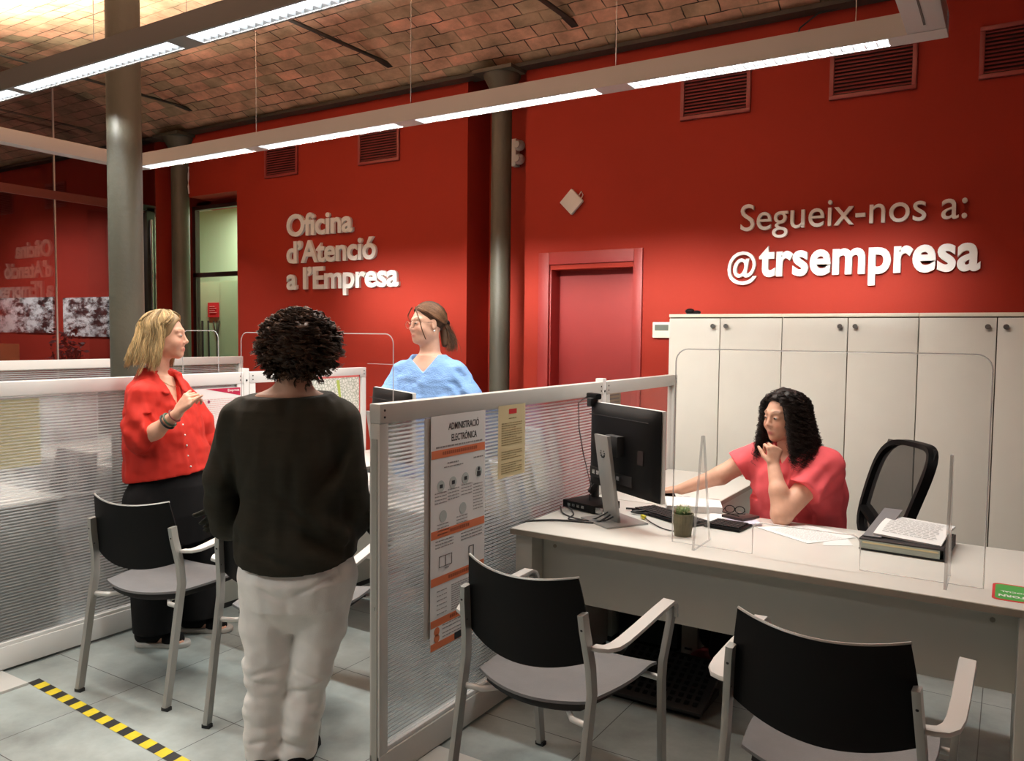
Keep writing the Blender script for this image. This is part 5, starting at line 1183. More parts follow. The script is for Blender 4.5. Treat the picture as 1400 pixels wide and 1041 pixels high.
class Head:
    def __init__(s, C, az, tilt=0.0, sc=1.0, roll=0.0):
        s.C = np.array(C, float); a = math.radians(az); t = math.radians(tilt)
        s.f = np.array([math.cos(a) * math.cos(t), math.sin(a) * math.cos(t), -math.sin(t)]); s.l = np.array([-math.sin(a), math.cos(a), 0]); s.u = np.cross(s.f, s.l)
        if roll: r = math.radians(roll); s.l, s.u = math.cos(r) * s.l + math.sin(r) * s.u, -math.sin(r) * s.l + math.cos(r) * s.u
        s.s = sc; s.R = [s.f, s.l, s.u]
    def P(s, a, b, c): return s.C + s.s * (a * s.f + b * s.l + c * s.u)
    def E(s, F, p, r, k=0.02, sub=False): F.ell(s.P(*p), [x * s.s for x in r], k * s.s, R=s.R, sub=sub)
    def build(s, F):
        E = s.E
        E(F, (-0.022, 0, 0.032), (0.092, 0.073, 0.082), 0.02); E(F, (0.020, 0, -0.015), (0.066, 0.063, 0.084), 0.03)
        E(F, (0.030, 0, -0.055), (0.050, 0.052, 0.045), 0.03); E(F, (0.062, 0, -0.092), (0.023, 0.026, 0.020), 0.025)
        for b in (-1, 1):
            E(F, (0.052, b * 0.036, -0.032), (0.030, 0.026, 0.026), 0.02); E(F, (0.0, b * 0.045, -0.058), (0.035, 0.016, 0.024), 0.02)
            F.rc(s.P(0.076, b * 0.014, 0.026), s.P(0.064, b * 0.046, 0.026), 0.009 * s.s, 0.008 * s.s, 0.014 * s.s)
            E(F, (0.097, b * 0.031, 0.005), (0.015, 0.017, 0.011), 0.010, sub=True)
            E(F, (0.069, b * 0.031, 0.003), (0.0165, 0.0165, 0.0125), 0.004)
            E(F, (-0.012, b * 0.074, -0.008), (0.018, 0.007, 0.031), 0.006); E(F, (-0.006, b * 0.081, -0.006), (0.009, 0.005, 0.018), 0.004, sub=True)
        F.rc(s.P(0.079, 0, 0.014), s.P(0.096, 0, -0.022), 0.0075 * s.s, 0.0095 * s.s, 0.010 * s.s); E(F, (0.099, 0, -0.027), (0.010, 0.010, 0.009), 0.008)
        for b in (-1, 1): E(F, (0.090, b * 0.012, -0.033), (0.009, 0.007, 0.007), 0.006)
        E(F, (0.082, 0, -0.062), (0.0105, 0.024, 0.0060), 0.008); E(F, (0.080, 0, -0.0715), (0.0105, 0.020, 0.0065), 0.008); E(F, (0.094, 0, -0.0668), (0.006, 0.022, 0.0014), 0.003, sub=True)
    def colour(s, V, base, lip=(0.50, 0.16, 0.14), brow=(0.12, 0.07, 0.04)):
        q = (V - s.C) @ np.stack([s.f, s.l, s.u], 1) / s.s; col = np.tile(np.array(base, float), (len(V), 1))
        near = (np.abs(q) < 0.15).all(1)
        def mixc(w, c):
            w = (w * near)[:, None]; col[:] = col * (1 - w) + np.array(c) * w
        blush = np.exp(-(((np.abs(q[:, 1]) - 0.038) / 0.022) ** 2 + ((q[:, 2] + 0.03) / 0.022) ** 2)) * (q[:, 0] > 0.02); mixc(0.35 * blush, np.array(base) * np.array([1.08, 0.72, 0.68]))
        mixc(np.clip(1.5 - np.abs(q[:, 2] + 0.067) / 0.008, 0, 1) * np.clip(1.5 - np.abs(q[:, 1]) / 0.018, 0, 1) * (q[:, 0] > 0.078), lip)
        bz = 0.028 + 0.006 * (1 - ((np.abs(q[:, 1]) - 0.034) / 0.022) ** 2)
        mixc(np.clip(1.6 - np.abs(q[:, 2] - bz) / 0.0035, 0, 1) * np.clip(1.8 - np.abs(np.abs(q[:, 1]) - 0.034) / 0.012, 0, 1) * (q[:, 0] > 0.04) * 0.8, brow)
        lid = np.exp(-(((np.abs(q[:, 1]) - 0.031) / 0.015) ** 2 + ((q[:, 2] - 0.007) / 0.007) ** 2)) * (q[:, 0] > 0.05); mixc(0.35 * lid, np.array(base) * 0.55)
        return col
    def eyes(s, parent, look=(0, 0)):
        for b in (-1, 1):
            c = s.P(0.0735, b * 0.031, 0.003); r = 0.0135 * s.s; vs = []; nu, nv = 20, 14
            for i in range(nv + 1):
                th = PI * i / nv
                for k in range(nu): ph = 2 * PI * k / nu; vs.append(c + r * (math.cos(th) * s.f * 1.0 + math.sin(th) * math.cos(ph) * s.l + math.sin(th) * math.sin(ph) * 0.56 * s.u))
            F = [(i * nu + k, (i + 1) * nu + k, (i + 1) * nu + (k + 1) % nu, i * nu + (k + 1) % nu) for i in range(nv) for k in range(nu)]
            V = np.array(vs); d = np.linalg.norm(V - (c + r * (s.f + look[0] * s.l)), axis=1); col = np.tile([0.33, 0.29, 0.27], (len(V), 1)); col[d < 0.0075 * s.s] = (0.04, 0.025, 0.015)
            npmesh('eye', V, F, EYE, parent, col=col)
def hand(F, W, d, n, curl, thumb=(0.5, 0.4), side=1, s=1.0, spread=0.10, k=0.006):
    """W wrist, d pointing direction of the palm, n palm-facing normal, side=+1 puts the thumb on d x n"""
    W, d, n = (np.array(a, float) for a in (W, d, n)); d /= np.linalg.norm(d); n = n - d * (n @ d); n /= np.linalg.norm(n); t = np.cross(d, n) * side
    kn = [W + s * (d * 0.088 + t * 0.030), W + s * (d * 0.093 + t * 0.009), W + s * (d * 0.088 - t * 0.012), W + s * (d * 0.078 - t * 0.031)]
    for q in kn: F.rc(W + (q - W) * 0.18, q, 0.014 * s, 0.0115 * s, 0.012)
    F.rc(W + s * d * 0.02 + t * 0.012 * s, W + s * (d * 0.06 + t * 0.02), 0.017 * s, 0.013 * s, 0.01)
    L = [(0.042, 0.025, 0.02), (0.046, 0.029, 0.021), (0.042, 0.027, 0.02), (0.033, 0.02, 0.018)]
    for i in range(4):
        c = curl[i]; p = kn[i]; ang = 0.0; ax = d + t * (1.5 - i) * spread; ax /= np.linalg.norm(ax); rr = (0.0090, 0.0080, 0.0072, 0.0062) if i < 3 else (0.0080, 0.0070, 0.0064, 0.0056)
        for j in range(3):
            ang += c[j]; v = ax * math.cos(ang) + n * math.sin(ang); q = p + v * L[i][j] * s; F.rc(p, q, rr[j] * s, rr[j + 1] * s, 0.003); p = q
    p = W + s * (d * 0.025 + t * 0.022); a = t * math.cos(thumb[0]) + d * math.sin(thumb[0]); a = a * math.cos(thumb[1]) + n * math.sin(thumb[1])
    q = p + a * 0.040 * s; F.rc(p, q, 0.014 * s, 0.0105 * s, 0.008); a2 = a * 0.75 + d * 0.55 + n * 0.15; a2 /= np.linalg.norm(a2); r = q + a2 * 0.030 * s; F.rc(q, r, 0.0102 * s, 0.0088 * s, 0.004); F.rc(r, r + (a2 + n * 0.2) * 0.022 * s, 0.0088 * s, 0.0070 * s, 0.004)

def person(label, loc, F, cols, h):
    V, Fc = F.mesh(); o = npmesh('person', V, Fc, SKIN, None, loc, YAW, col=cols(V)); tag(o, label, 'person'); return o
def garment(name, F, m, parent, col=None):
    V, Fc = F.mesh(); return npmesh(name, V, Fc, m, parent, col=col)
def rotz(a): a = math.radians(a); return np.array([math.cos(a), math.sin(a), 0.0]), np.array([-math.sin(a), math.cos(a), 0.0])

# hair helpers -------------------------------------------------------
def hair_cols(Nn, Mn, sides, base, var, rng):
    c = np.array(base)[None] * np.exp(rng.randn(Nn, 1) * var); return np.repeat(c, Mn * sides, axis=0)
def curls(H, n, Mn, centre, rad, keep, rng, amp=0.012, turns=3, ln=0.06, gravity=0.5, per=6):
    """short spiral locks growing outward and drooping, on an oval hair mass"""
    P = []
    while len(P) < n:
        d = rng.randn(3); d /= np.linalg.norm(d)
        if not keep(d): continue
        root = np.array(centre) + d * np.array(rad) * 0.86; w = d[0] * H.f + d[1] * H.l + d[2] * H.u
        root = H.P(*root); a = np.cross(w, H.u + 0.01 * H.f); a /= np.linalg.norm(a) + 1e-9; b = np.cross(w, a); ph = rng.rand() * 6.28; tt = np.linspace(0, 1, Mn)[:, None]
        tang = a * math.cos(ph) + b * math.sin(ph); am = amp * (0.6 + 0.8 * rng.rand()); L = ln * (0.6 + 0.8 * rng.rand()); g = np.array([0, 0, -1.0])
        k = turns * (0.7 + 0.6 * rng.rand()) * 2 * PI * tt + ph
        path = root + w * L * 0.35 * tt + (tang * 0.55 + g * gravity * 0.6) * L * tt + am * (np.cos(k) * a + np.sin(k) * w * 0.9)
        for _ in range(per): P.append(path + rng.randn(3) * 0.0022 * (0.4 + tt))
    return np.array(P)
def catmesh(parts):
    Vs, Fs, Cs, b = [], [], [], 0
    for V, F, C in parts: Vs.append(V); Fs.append(np.asarray(F) + b); Cs.append(C); b += len(V)
    return np.concatenate(Vs), np.concatenate(Fs), np.concatenate(Cs)
def drape(H, n, Mn, rad, L, rng, off=(-0.012, 0, 0.018), thm=1.62, flare=0.02, wav=0.0, frq=5.0, facew=(0.25, 1.25), zmin=None, t0=0.75, side=None, curl_in=0.0, jit=0.004, back=0.0, jl=0.06, per=1, spread=0.004):
    P = []; tt = np.linspace(0, 1, Mn)
    while len(P) < n:
        ph0 = rng.uniform(-PI, PI)
        if side is not None and not side(ph0): continue
        th0 = rng.rand() * t0; Ls = L * (1 + jl * rng.randn()) - th0 * 0.1; R = rad[0]; s = tt * Ls; th = np.minimum(th0 + s / R, thm); fall = np.maximum(s - (thm - th0) * R, 0)
        fw = facew[0] + (facew[1] - facew[0]) * np.clip(th / 1.25, 0, 1); ph = np.sign(ph0) * np.maximum(abs(ph0), fw + 0.15 * rng.rand()); k = 1 + jit / R * rng.randn()
        a = rad[0] * np.sin(th) * np.cos(ph) * k; b = rad[1] * np.sin(th) * np.sin(ph) * k; c = rad[2] * np.cos(th) * k
        fl = fall / max(L, 1e-3); out = flare * fl ** 1.3 * 3 - curl_in * np.clip(fall / (Ls - (thm - th0) * R + 1e-4) - 0.6, 0, 1) ** 2 * 6 * 0.02
        p = H.C + H.s * ((a + off[0] + out * np.cos(ph) - back * fl)[:, None] * H.f + (b + off[1] + out * np.sin(ph))[:, None] * H.l + (c + off[2])[:, None] * H.u); p[:, 2] -= fall
        if wav:
            w0 = rng.rand() * 6.28; am = wav * np.clip(s / 0.06, 0.1, 1) * (0.6 + 0.8 * rng.rand()); rd = np.stack([np.cos(ph), np.sin(ph)], 1)
            tang = -np.sin(ph)[:, None] * H.f + np.cos(ph)[:, None] * H.l; radl = np.cos(ph)[:, None] * H.f + np.sin(ph)[:, None] * H.l; q = frq * (0.8 + 0.4 * rng.rand()) * s * 2 * PI / 0.1 + w0
            p = p + am[:, None] * (np.sin(q)[:, None] * tang + np.cos(q)[:, None] * radl)
        for _ in range(per): P.append(p + rng.randn(3) * spread * (0.35 + 0.65 * tt[:, None] ** 0.7) if per > 1 else p)
    return np.array(P)
HAIR = mat('hair', (0.1, 0.06, 0.03), 0.5, attr=True, spec=0.3)
def hair_object(H, parent, mass, locks, base, var, r, rng, sides=3, name='hair', dark=0.75, clump=1.8):
    V, F = mass.mesh(); parts = [(V, F, np.tile(np.array(base) * dark, (len(V), 1)))]
    for P in locks:
        Vs, Fs = ribbons(P, r * (0.7 + 0.6 * rng.rand(len(P))), sides); c = hair_cols(len(P), P.shape[1], sides, base, var * 0.6, rng); q = P[:, P.shape[1] // 2] * 48; c = c * np.repeat(np.exp(clump * vn(q[:, 0], q[:, 1], q[:, 2])), P.shape[1] * sides)[:, None]; parts.append((Vs, Fs, c))
    V, F, C = catmesh(parts); return npmesh(name, V, F, HAIR, parent, col=C)
def hem(F, fn): # trims a garment below the height fn(x, y)
    sl, (X, Y, Z) = F.region(F.lo, F.lo + F.h * F.n); F.F[sl] = np.maximum(F.F[sl], fn(X, Y) - Z)
def ring(c, ax, r, w, nm, m, parent, n=28, flat=0.6, k=1.0):
    ax = Vector(ax).normalized(); u = ax.cross(Vector((0.1, 0.2, 1))).normalized(); v = ax.cross(u); pts = [Vector(c) + u * r * math.cos(2 * PI * i / n) + v * r * k * math.sin(2 * PI * i / n) for i in range(n)]
    b = MB(); b.sweep(pts, [(w * math.cos(a), w * flat * math.sin(a)) for a in np.arange(6) * PI / 3], up=ax, closed=True); me = bpy.data.meshes.new(nm); me.from_pydata(b.v, [], b.f); me.materials.append(m); o = bpy.data.objects.new(nm, me); COL.objects.link(o); o.parent = parent; me.polygons.foreach_set('use_smooth', [True] * len(me.polygons)); return o
def bit(nm, b, m, parent, smooth=True):
    me = bpy.data.meshes.new(nm); me.from_pydata([tuple(v) for v in b.v], [], b.f); me.materials.append(m); me.update(); o = bpy.data.objects.new(nm, me); COL.objects.link(o); o.parent = parent
    if smooth: me.polygons.foreach_set('use_smooth', [True] * len(me.polygons))
    return o
BLK = cloth('black_cloth', (0.006, 0.006, 0.007), 0.95); SOLE = mat('pale_sole', (0.5, 0.48, 0.45), 0.6)

# ---- woman with curly dark hair, seen from behind
def woman_back():
    rng = np.random.RandomState(1); H = Head((0.068, 0.02, 1.515), 94, 0, 0.98); base = (0.60, 0.34, 0.24)
    F = Field((-0.36, -0.28, -0.005), (0.42, 0.42, 1.66), 0.0055); H.build(F)
    F.rc(H.P(-0.025, 0, -0.05), (0.05, -0.015, 1.33), 0.050, 0.056, 0.03)
    for s, x in ((-1, -0.10), (1, 0.18)): F.rc((0.05, -0.01, 1.36), (x, -0.005, 1.275), 0.040, 0.036, 0.03)
    F.loft([(0.78, 0.06, 0, 0.17, 0.12), (0.95, 0.05, 0, 0.165, 0.115), (1.15, 0.04, 0, 0.18, 0.11), (1.27, 0.035, 0, 0.17, 0.09), (1.33, 0.04, 0, 0.10, 0.06)], k=0.03)
    F.ell((0.06, 0.0, 0.80), (0.16, 0.11, 0.12), 0.03)
    F.chain([(-0.035, 0, 0.74), (-0.040, 0.0, 0.38), (-0.06, 0.0, 0.06)], [0.082, 0.046, 0.038], 0.02); F.chain([(0.15, 0, 0.74), (0.112, 0, 0.38), (0.058, 0.0, 0.06)], [0.082, 0.046, 0.038], 0.02)
    F.chain([(-0.14, 0, 1.26), (-0.20, 0.02, 1.0), (-0.17, 0.20, 0.93)], [0.052, 0.042, 0.028], 0.02); F.chain([(0.22, 0, 1.26), (0.24, 0.02, 1.0), (0.21, 0.20, 0.93)], [0.052, 0.042, 0.028], 0.02)
    hand(F, (-0.17, 0.20, 0.93), (0.5, 0.85, 0.0), (0.2, 0, -1), [(0.4, 0.5, 0.4)] * 4, side=-1); hand(F, (0.21, 0.20, 0.93), (-0.5, 0.85, 0.0), (-0.2, 0, -1), [(0.4, 0.5, 0.4)] * 4, side=1)
    for x in (-0.06, 0.06): F.rc((x, -0.02, 0.035), (x, 0.15, 0.03), 0.032, 0.028, 0.02)
    o = person('person seen from behind with dark curly hair, dark olive blouse and white trousers', (-2.16, 1.93, 0), F, lambda V: H.colour(V, base), 0); H.eyes(o)
    S = Field((-0.38, -0.26, 0.68), (0.44, 0.34, 1.42), 0.006)
    S.loft([(0.66, 0.06, 0.0, 0.205, 0.155), (0.80, 0.062, 0.0, 0.208, 0.152), (0.95, 0.056, 0, 0.200, 0.145), (1.10, 0.045, 0, 0.205, 0.145), (1.22, 0.035, 0, 0.20, 0.132), (1.285, 0.032, 0, 0.196, 0.112), (1.33, 0.035, 0, 0.165, 0.092), (1.37, 0.045, 0, 0.12, 0.075)], k=0.0)
    for (a, b, c, d) in (((-0.135, 0, 1.245), (-0.195, 0.0, 1.04), (-0.208, 0.03, 0.95), (-0.20, 0.055, 0.87)), ((0.205, 0, 1.245), (0.238, 0.0, 1.04), (0.248, 0.02, 0.95), (0.245, 0.05, 0.885))):
        S.chain([a, b, c, d], [0.078, 0.062, 0.056, 0.060], 0.025)
    for sx, x0 in ((-1, -0.225), (1, 0.262)):   # gathered frilled cuffs
        for q in range(5):
            a = rng.rand() * 0.5 - 0.25; S.rc((x0 - sx * 0.02, 0.03 + 0.012 * q, 0.945 - 0.008 * q), (x0 + sx * (0.055 + 0.025 * rng.rand()), 0.02 + 0.02 * q, 0.905 - 0.022 * q + a * 0.05), 0.014, 0.017, 0.008, sq=((0, 0.3, 1), 0.5))
    S.folds(0.007, 17, 17, 4, 3.1); S.folds(0.009, 4, 4, 9, 9.7, fade=lambda X, Y, Z: np.clip((1.05 - Z) * 6, 0, 1) + 0 * X + 0 * Y)
    for (x0, z0, sl, wd, am) in ((0.12, 0.93, -0.9, 0.10, 0.012), (0.17, 0.84, -0.8, 0.09, 0.012), (-0.12, 0.98, 2.2, 0.05, 0.010), (0.20, 1.08, 1.6, 0.05, 0.010), (0.0, 0.80, -0.35, 0.12, 0.007), (0.235, 1.12, 2.0, 0.04, 0.008), (-0.19, 1.10, -2.4, 0.04, 0.008)):
        S.wave(am, lambda X, Y, Z, x0=x0, z0=z0, sl=sl, wd=wd: np.exp(-((Z - z0 - sl * (X - x0)) / (0.013 * (1 + abs(sl)))) ** 2 - ((X - x0) / wd) ** 2 - ((Z - z0) / 0.14) ** 2) * (Y < 0.02))
    S.wave(0.010, lambda X, Y, Z: np.sin((X * 0.75 + (Z - 0.9) * 1.25) * 34) * np.exp(-((X - 0.20) / 0.10) ** 2 - ((Z - 0.86) / 0.09) ** 2))
    S.wave(0.006, lambda X, Y, Z: np.sin((X - Z * 0.35) * 60) * np.exp(-((np.abs(X - 0.04) - 0.19) / 0.05) ** 2 - ((Z - 1.05) / 0.16) ** 2))
    S.cut((0.045, 0, 1.338), (-0.03, -0.10, 1)); hem(S, lambda X, Y: 0.735 + 0.85 * (X - 0.045) ** 2 + 0 * Y)
    garment('blouse', S, cloth('dark_olive_blouse', (0.019, 0.017, 0.010), 0.75, bump=0.3, bs=220, noise=0.12, stretch=(1, 1, 5)), o)
    T = Field((-0.24, -0.24, 0.03), (0.36, 0.28, 0.92), 0.006)
    T.loft([(0.50, 0.055, 0, 0.13, 0.06), (0.60, 0.060, 0, 0.185, 0.128), (0.70, 0.062, 0, 0.205, 0.150), (0.78, 0.062, 0, 0.190, 0.130), (0.90, 0.06, 0, 0.165, 0.115)], k=0.0)
    T.chain([(-0.035, 0, 0.70), (-0.045, 0.0, 0.52), (-0.040, 0.0, 0.37), (-0.055, 0.005, 0.22), (-0.061, 0.0, 0.04)], [0.112, 0.091, 0.079, 0.070, 0.064], 0.012)
    T.chain([(0.155, 0, 0.70), (0.142, 0.0, 0.52), (0.112, 0.0, 0.37), (0.085, 0.0, 0.22), (0.059, 0.0, 0.04)], [0.112, 0.090, 0.075, 0.067, 0.060], 0.012)
    T.ell((-0.055, 0.03, 0.375), (0.085, 0.07, 0.05), 0.02)
    T.rc((0.060, -0.155, 0.66), (0.042, -0.06, 0.30), 0.006, 0.016, 0.02, sub=True)
    T.folds(0.008, 10, 10, 22, 2.2, fade=lambda X, Y, Z: np.clip((0.55 - Z) * 5, 0, 1) + 0 * X + 0 * Y); T.folds(0.006, 16, 16, 9, 5.5)
    for z0, sl, x0 in ((0.375, 0.25, -0.04), (0.335, -0.2, -0.03), (0.36, -0.35, 0.13), (0.31, 0.3, 0.10), (0.70, 0.5, 0.15), (0.67, -0.5, 0.0), (0.12, 0.2, -0.06), (0.10, -0.2, 0.06)):
        T.wave(0.009, lambda X, Y, Z, z0=z0, sl=sl, x0=x0: np.exp(-((Z - z0 - sl * (X - x0)) / 0.010) ** 2 - ((X - x0) / 0.06) ** 2) + 0 * Y)
    hem(T, lambda X, Y: 0.045 + 0 * X + 0 * Y)
    garment('trousers', T, cloth('white_denim', (0.80, 0.77, 0.74), 0.85, bump=0.2, bs=400), o)
    for x in (-0.062, 0.062):
        b = Field((x - 0.07, -0.10, -0.002), (x + 0.07, 0.22, 0.09), 0.005); b.rc((x, -0.035, 0.04), (x, 0.14, 0.03), 0.040, 0.036, 0.01); b.rc((x, -0.045, 0.012), (x, 0.155, 0.012), 0.045, 0.042, 0.01); b.cut((0, 0, 0.0), (0, 0, -1)); garment('shoe', b, BLK, o)
    S2 = MB(); S2.sphere((0.075, 0.10, 0.068), (0.022, 0.03, 0.008)); bit('shoe_strap', S2, REDP, o)
    Hm = Field((-0.14, -0.19, 1.33), (0.28, 0.22, 1.70), 0.005); Hm.ell(H.P(-0.012, 0, 0.022), (0.108, 0.118, 0.098), 0.02); Hm.ell(H.P(-0.045, 0, -0.035), (0.075, 0.098, 0.065), 0.04); Hm.folds(0.014, 26, 26, 26, 4.4)
    Hm.ell(H.P(0.105, 0, -0.03), (0.055, 0.06, 0.085), 0.01, R=H.R, sub=True)
    ok = lambda d: not (d[0] > 0.35 and d[2] < 0.45 and abs(d[1]) < 0.7) and d[2] > -0.78
    L1 = curls(H, 2600, 22, (-0.015, 0, 0.012), (0.128, 0.142, 0.122), ok, rng, amp=0.0115, turns=2.1, ln=0.060, gravity=0.7)
    L2 = curls(H, 600, 18, (-0.05, 0, -0.03), (0.090, 0.122, 0.088), lambda d: d[0] < 0.4, rng, amp=0.008, turns=2.4, ln=0.05, gravity=0.8)
    hair_object(H, o, Hm, [L1, L2], (0.060, 0.030, 0.017), 0.5, 0.0023, rng)
    return o
woman_back()

# ---- woman in the red blouse
def woman_red():
    rng = np.random.RandomState(2); H = Head((0.020, 0.0, 1.532), 8, 2, 1.0); base = (0.66, 0.36, 0.25)
    F = Field((-0.26, -0.36, -0.005), (0.34, 0.34, 1.67), 0.0042); H.build(F)
    F.rc(H.P(-0.03, 0, -0.05), (-0.025, 0.0, 1.34), 0.048, 0.056, 0.03)
    for y in (-0.13, 0.13): F.rc((-0.015, y * 0.3, 1.32), (-0.02, y, 1.25), 0.034, 0.036, 0.02)
    F.loft([(0.80, 0.02, 0, 0.13, 0.16), (1.0, 0.0, 0, 0.12, 0.15), (1.15, 0.005, 0, 0.125, 0.165), (1.26, -0.01, 0, 0.09, 0.14), (1.33, -0.01, 0, 0.06, 0.065)], k=0.02)
    F.ell((0.03, 0, 0.82), (0.14, 0.17, 0.13), 0.04)
    F.chain([(0.0, -0.09, 0.76), (0.01, -0.10, 0.42), (-0.02, -0.10, 0.08)], [0.085, 0.055, 0.04], 0.03); F.chain([(0.05, 0.09, 0.76), (0.12, 0.10, 0.42), (0.12, 0.10, 0.08)], [0.085, 0.055, 0.04], 0.03)
    El, Wr = (-0.012, -0.225, 1.030), (0.185, -0.270, 1.170)
    F.chain([(-0.03, -0.17, 1.25), El, (0.075, -0.245, 1.085), Wr], [0.044, 0.038, 0.036, 0.025], 0.02)
    hand(F, Wr, (0.62, -0.05, 0.78), (0.45, 0.85, -0.30), [(1.1, 1.3, 0.7), (1.0, 1.3, 0.8), (0.8, 1.1, 0.7), (0.1, 0.15, 0.1)], thumb=(0.95, 0.35), side=1, s=1.0)
    El2, W2 = (0.10, 0.20, 1.0), (0.165, 0.16, 0.875)
    F.chain([(0.0, 0.17, 1.25), El2, W2], [0.048, 0.040, 0.026], 0.02); hand(F, W2, (0.10, -0.1, -1), (-0.6, -0.8, 0), [(0.25, 0.4, 0.3), (0.3, 0.45, 0.3), (0.35, 0.5, 0.3), (0.4, 0.5, 0.3)], side=-1)
    for (x, y) in ((0.0, -0.10), (0.14, 0.10)): F.rc((x - 0.06, y, 0.045), (x + 0.09, y, 0.032), 0.034, 0.028, 0.02)
    for (x, y) in ((0.0, -0.10), (0.14, 0.10)):
        for q in range(5): F.rc((x + 0.09, y - 0.026 + 0.013 * q, 0.030), (x + 0.13 - 0.006 * abs(q - 1), y - 0.03 + 0.014 * q, 0.026), 0.011, 0.009, 0.003)
    o = person('person with blond bob hair in a loose red blouse and black trousers, one hand raised', (-3.585, 2.455, 0), F, lambda V: H.colour(V, base, lip=(0.50, 0.14, 0.12), brow=(0.25, 0.15, 0.07)), 0); H.eyes(o, (0.15, 0))
    S = Field((-0.27, -0.38, 0.70), (0.32, 0.34, 1.42), 0.006)
    S.loft([(0.72, 0.036, 0, 0.212, 0.205), (0.85, 0.030, 0, 0.208, 0.205), (1.0, 0.012, 0, 0.180, 0.198), (1.12, -0.002, 0, 0.160, 0.192), (1.22, -0.010, 0, 0.140, 0.182), (1.285, -0.018, 0, 0.122, 0.160), (1.325, -0.02, 0, 0.102, 0.120), (1.355, -0.022, 0, 0.080, 0.085)], ang=math.radians(-10), k=0.0)
    S.chain([(-0.025, -0.150, 1.235), (-0.020, -0.195, 1.11), (-0.020, -0.212, 1.035)], [0.074, 0.076, 0.066], 0.02); S.rc((-0.015, -0.212, 1.045), (0.040, -0.235, 1.075), 0.058, 0.054, 0.015)
    S.chain([(0.0, 0.165, 1.225), (0.08, 0.21, 1.08), (0.12, 0.22, 1.0)], [0.080, 0.080, 0.066], 0.03)
    S.folds(0.009, 20, 20, 4.0, 1.7); S.folds(0.006, 9, 9, 16, 6.2)
    S.wave(0.008, lambda X, Y, Z: np.sin((X * 0.9 + Z * 1.0) * 42) * np.exp(-((Z - 1.10) / 0.10) ** 2) * np.clip(-Y * 6 - 0.3, 0, 1))
    S.cut((0.052, -0.245, 1.085), (0.9, -0.15, 0.40), lo=(0.0, -0.38, 0.98), hi=(0.14, -0.222, 1.16))
    hem(S, lambda X, Y: 0.826 + 0.16 * (X + 0.05) + 0 * Y)
    # open V neck with a collar
    sl, (X, Y, Z) = S.region(S.lo, S.lo + S.h * S.n); vc = np.maximum(np.abs((Y + 0.62 * (X + 0.02)) * 0.85) - (Z - 1.185) * 0.42, 0.0 - (X * 0.85 - Y * 0.53) + 0.03) ; S.F[sl] = np.maximum(S.F[sl], -np.maximum(vc, 1.185 - Z))
    sl, (X, Y, Z) = S.region((-0.02, -0.1, 1.1), (0.3, 0.1, 1.3))
    S.rc((0.005, -0.095, 1.335), (0.070, -0.125, 1.262), 0.020, 0.018, 0.006, sq=((0.55, -0.35, 0.75), 0.4)); S.rc((0.075, 0.010, 1.335), (0.130, -0.035, 1.262), 0.020, 0.018, 0.006, sq=((0.6, -0.3, 0.75), 0.4))
    S.rc((-0.075, -0.05, 1.35), (-0.065, 0.055, 1.35), 0.022, 0.022, 0.012); S.rc((-0.075, -0.05, 1.35), (0.005, -0.095, 1.335), 0.022, 0.018, 0.01); S.rc((-0.065, 0.055, 1.35), (0.075, 0.015, 1.335), 0.022, 0.018, 0.01)
    S.wave(0.004, lambda X, Y, Z: -np.exp(-(((Y + 0.62 * (X + 0.02)) * 0.85 + 0.012) / 0.012) ** 2) * (X > 0.08) * (Z < 1.19))
    bl = garment('blouse', S, cloth('red_blouse_cloth', (0.52, 0.026, 0.016), 0.7, bump=0.15, bs=350), o)
    b = MB()
    for k in range(7):
        z = 1.15 - 0.05 * k; d = np.array((0.85, -0.53, 0.0)); t = 0.03
        while t < 0.3:
            p = np.array((-0.02, 0.0, z)) + d * t; i = np.round((p - S.lo) / S.h).astype(int)
            if S.F[tuple(i)] > 0: break
            t += 0.002
        b.sphere(np.array((-0.02, 0.0, z)) + d * (t + 0.001), 0.0045, 8, 6)
    bit('button', b, WHITE, bl)
    T = Field((-0.24, -0.26, 0.05), (0.34, 0.28, 0.92), 0.006)
    T.loft([(0.52, 0.045, 0, 0.19, 0.19), (0.66, 0.045, 0, 0.205, 0.20), (0.80, 0.04, 0, 0.19, 0.19), (0.90, 0.03, 0, 0.15, 0.17)], k=0)
    T.chain([(-0.02, -0.09, 0.72), (0.0, -0.10, 0.42), (0.0, -0.10, 0.075)], [0.135, 0.118, 0.108], 0.02); T.chain([(0.11, 0.09, 0.72), (0.125, 0.10, 0.42), (0.13, 0.10, 0.09)], [0.135, 0.112, 0.100], 0.02)
    T.folds(0.008, 10, 10, 2, 8.1); hem(T, lambda X, Y: 0.085 + 0 * X + 0 * Y); garment('trousers', T, BLK, o)
    for (x, y) in ((0.0, -0.10), (0.14, 0.10)):
        b = Field((x - 0.14, y - 0.07, -0.002), (x + 0.18, y + 0.07, 0.12), 0.005); b.rc((x - 0.065, y, 0.014), (x + 0.12, y, 0.013), 0.042, 0.044, 0.01); b.cut((0, 0, 0), (0, 0, -1)); b.cut((0, 0, 0.026), (0, 0, 1)); garment('shoe_sole', b, SOLE, o)
        b = Field((x - 0.14, y - 0.08, 0.01), (x + 0.18, y + 0.08, 0.12), 0.005); b.rc((x - 0.065, y, 0.055), (x + 0.0, y, 0.055), 0.044, 0.042, 0.02); b.rc((x + 0.07, y, 0.03), (x + 0.09, y, 0.03), 0.046, 0.044, 0.01); b.cut((0, 0, 0.022), (0, 0, -1)); garment('sandal_upper', b, BLK, o)
    ax = np.array(Wr) - np.array((0.075, -0.245, 1.085))
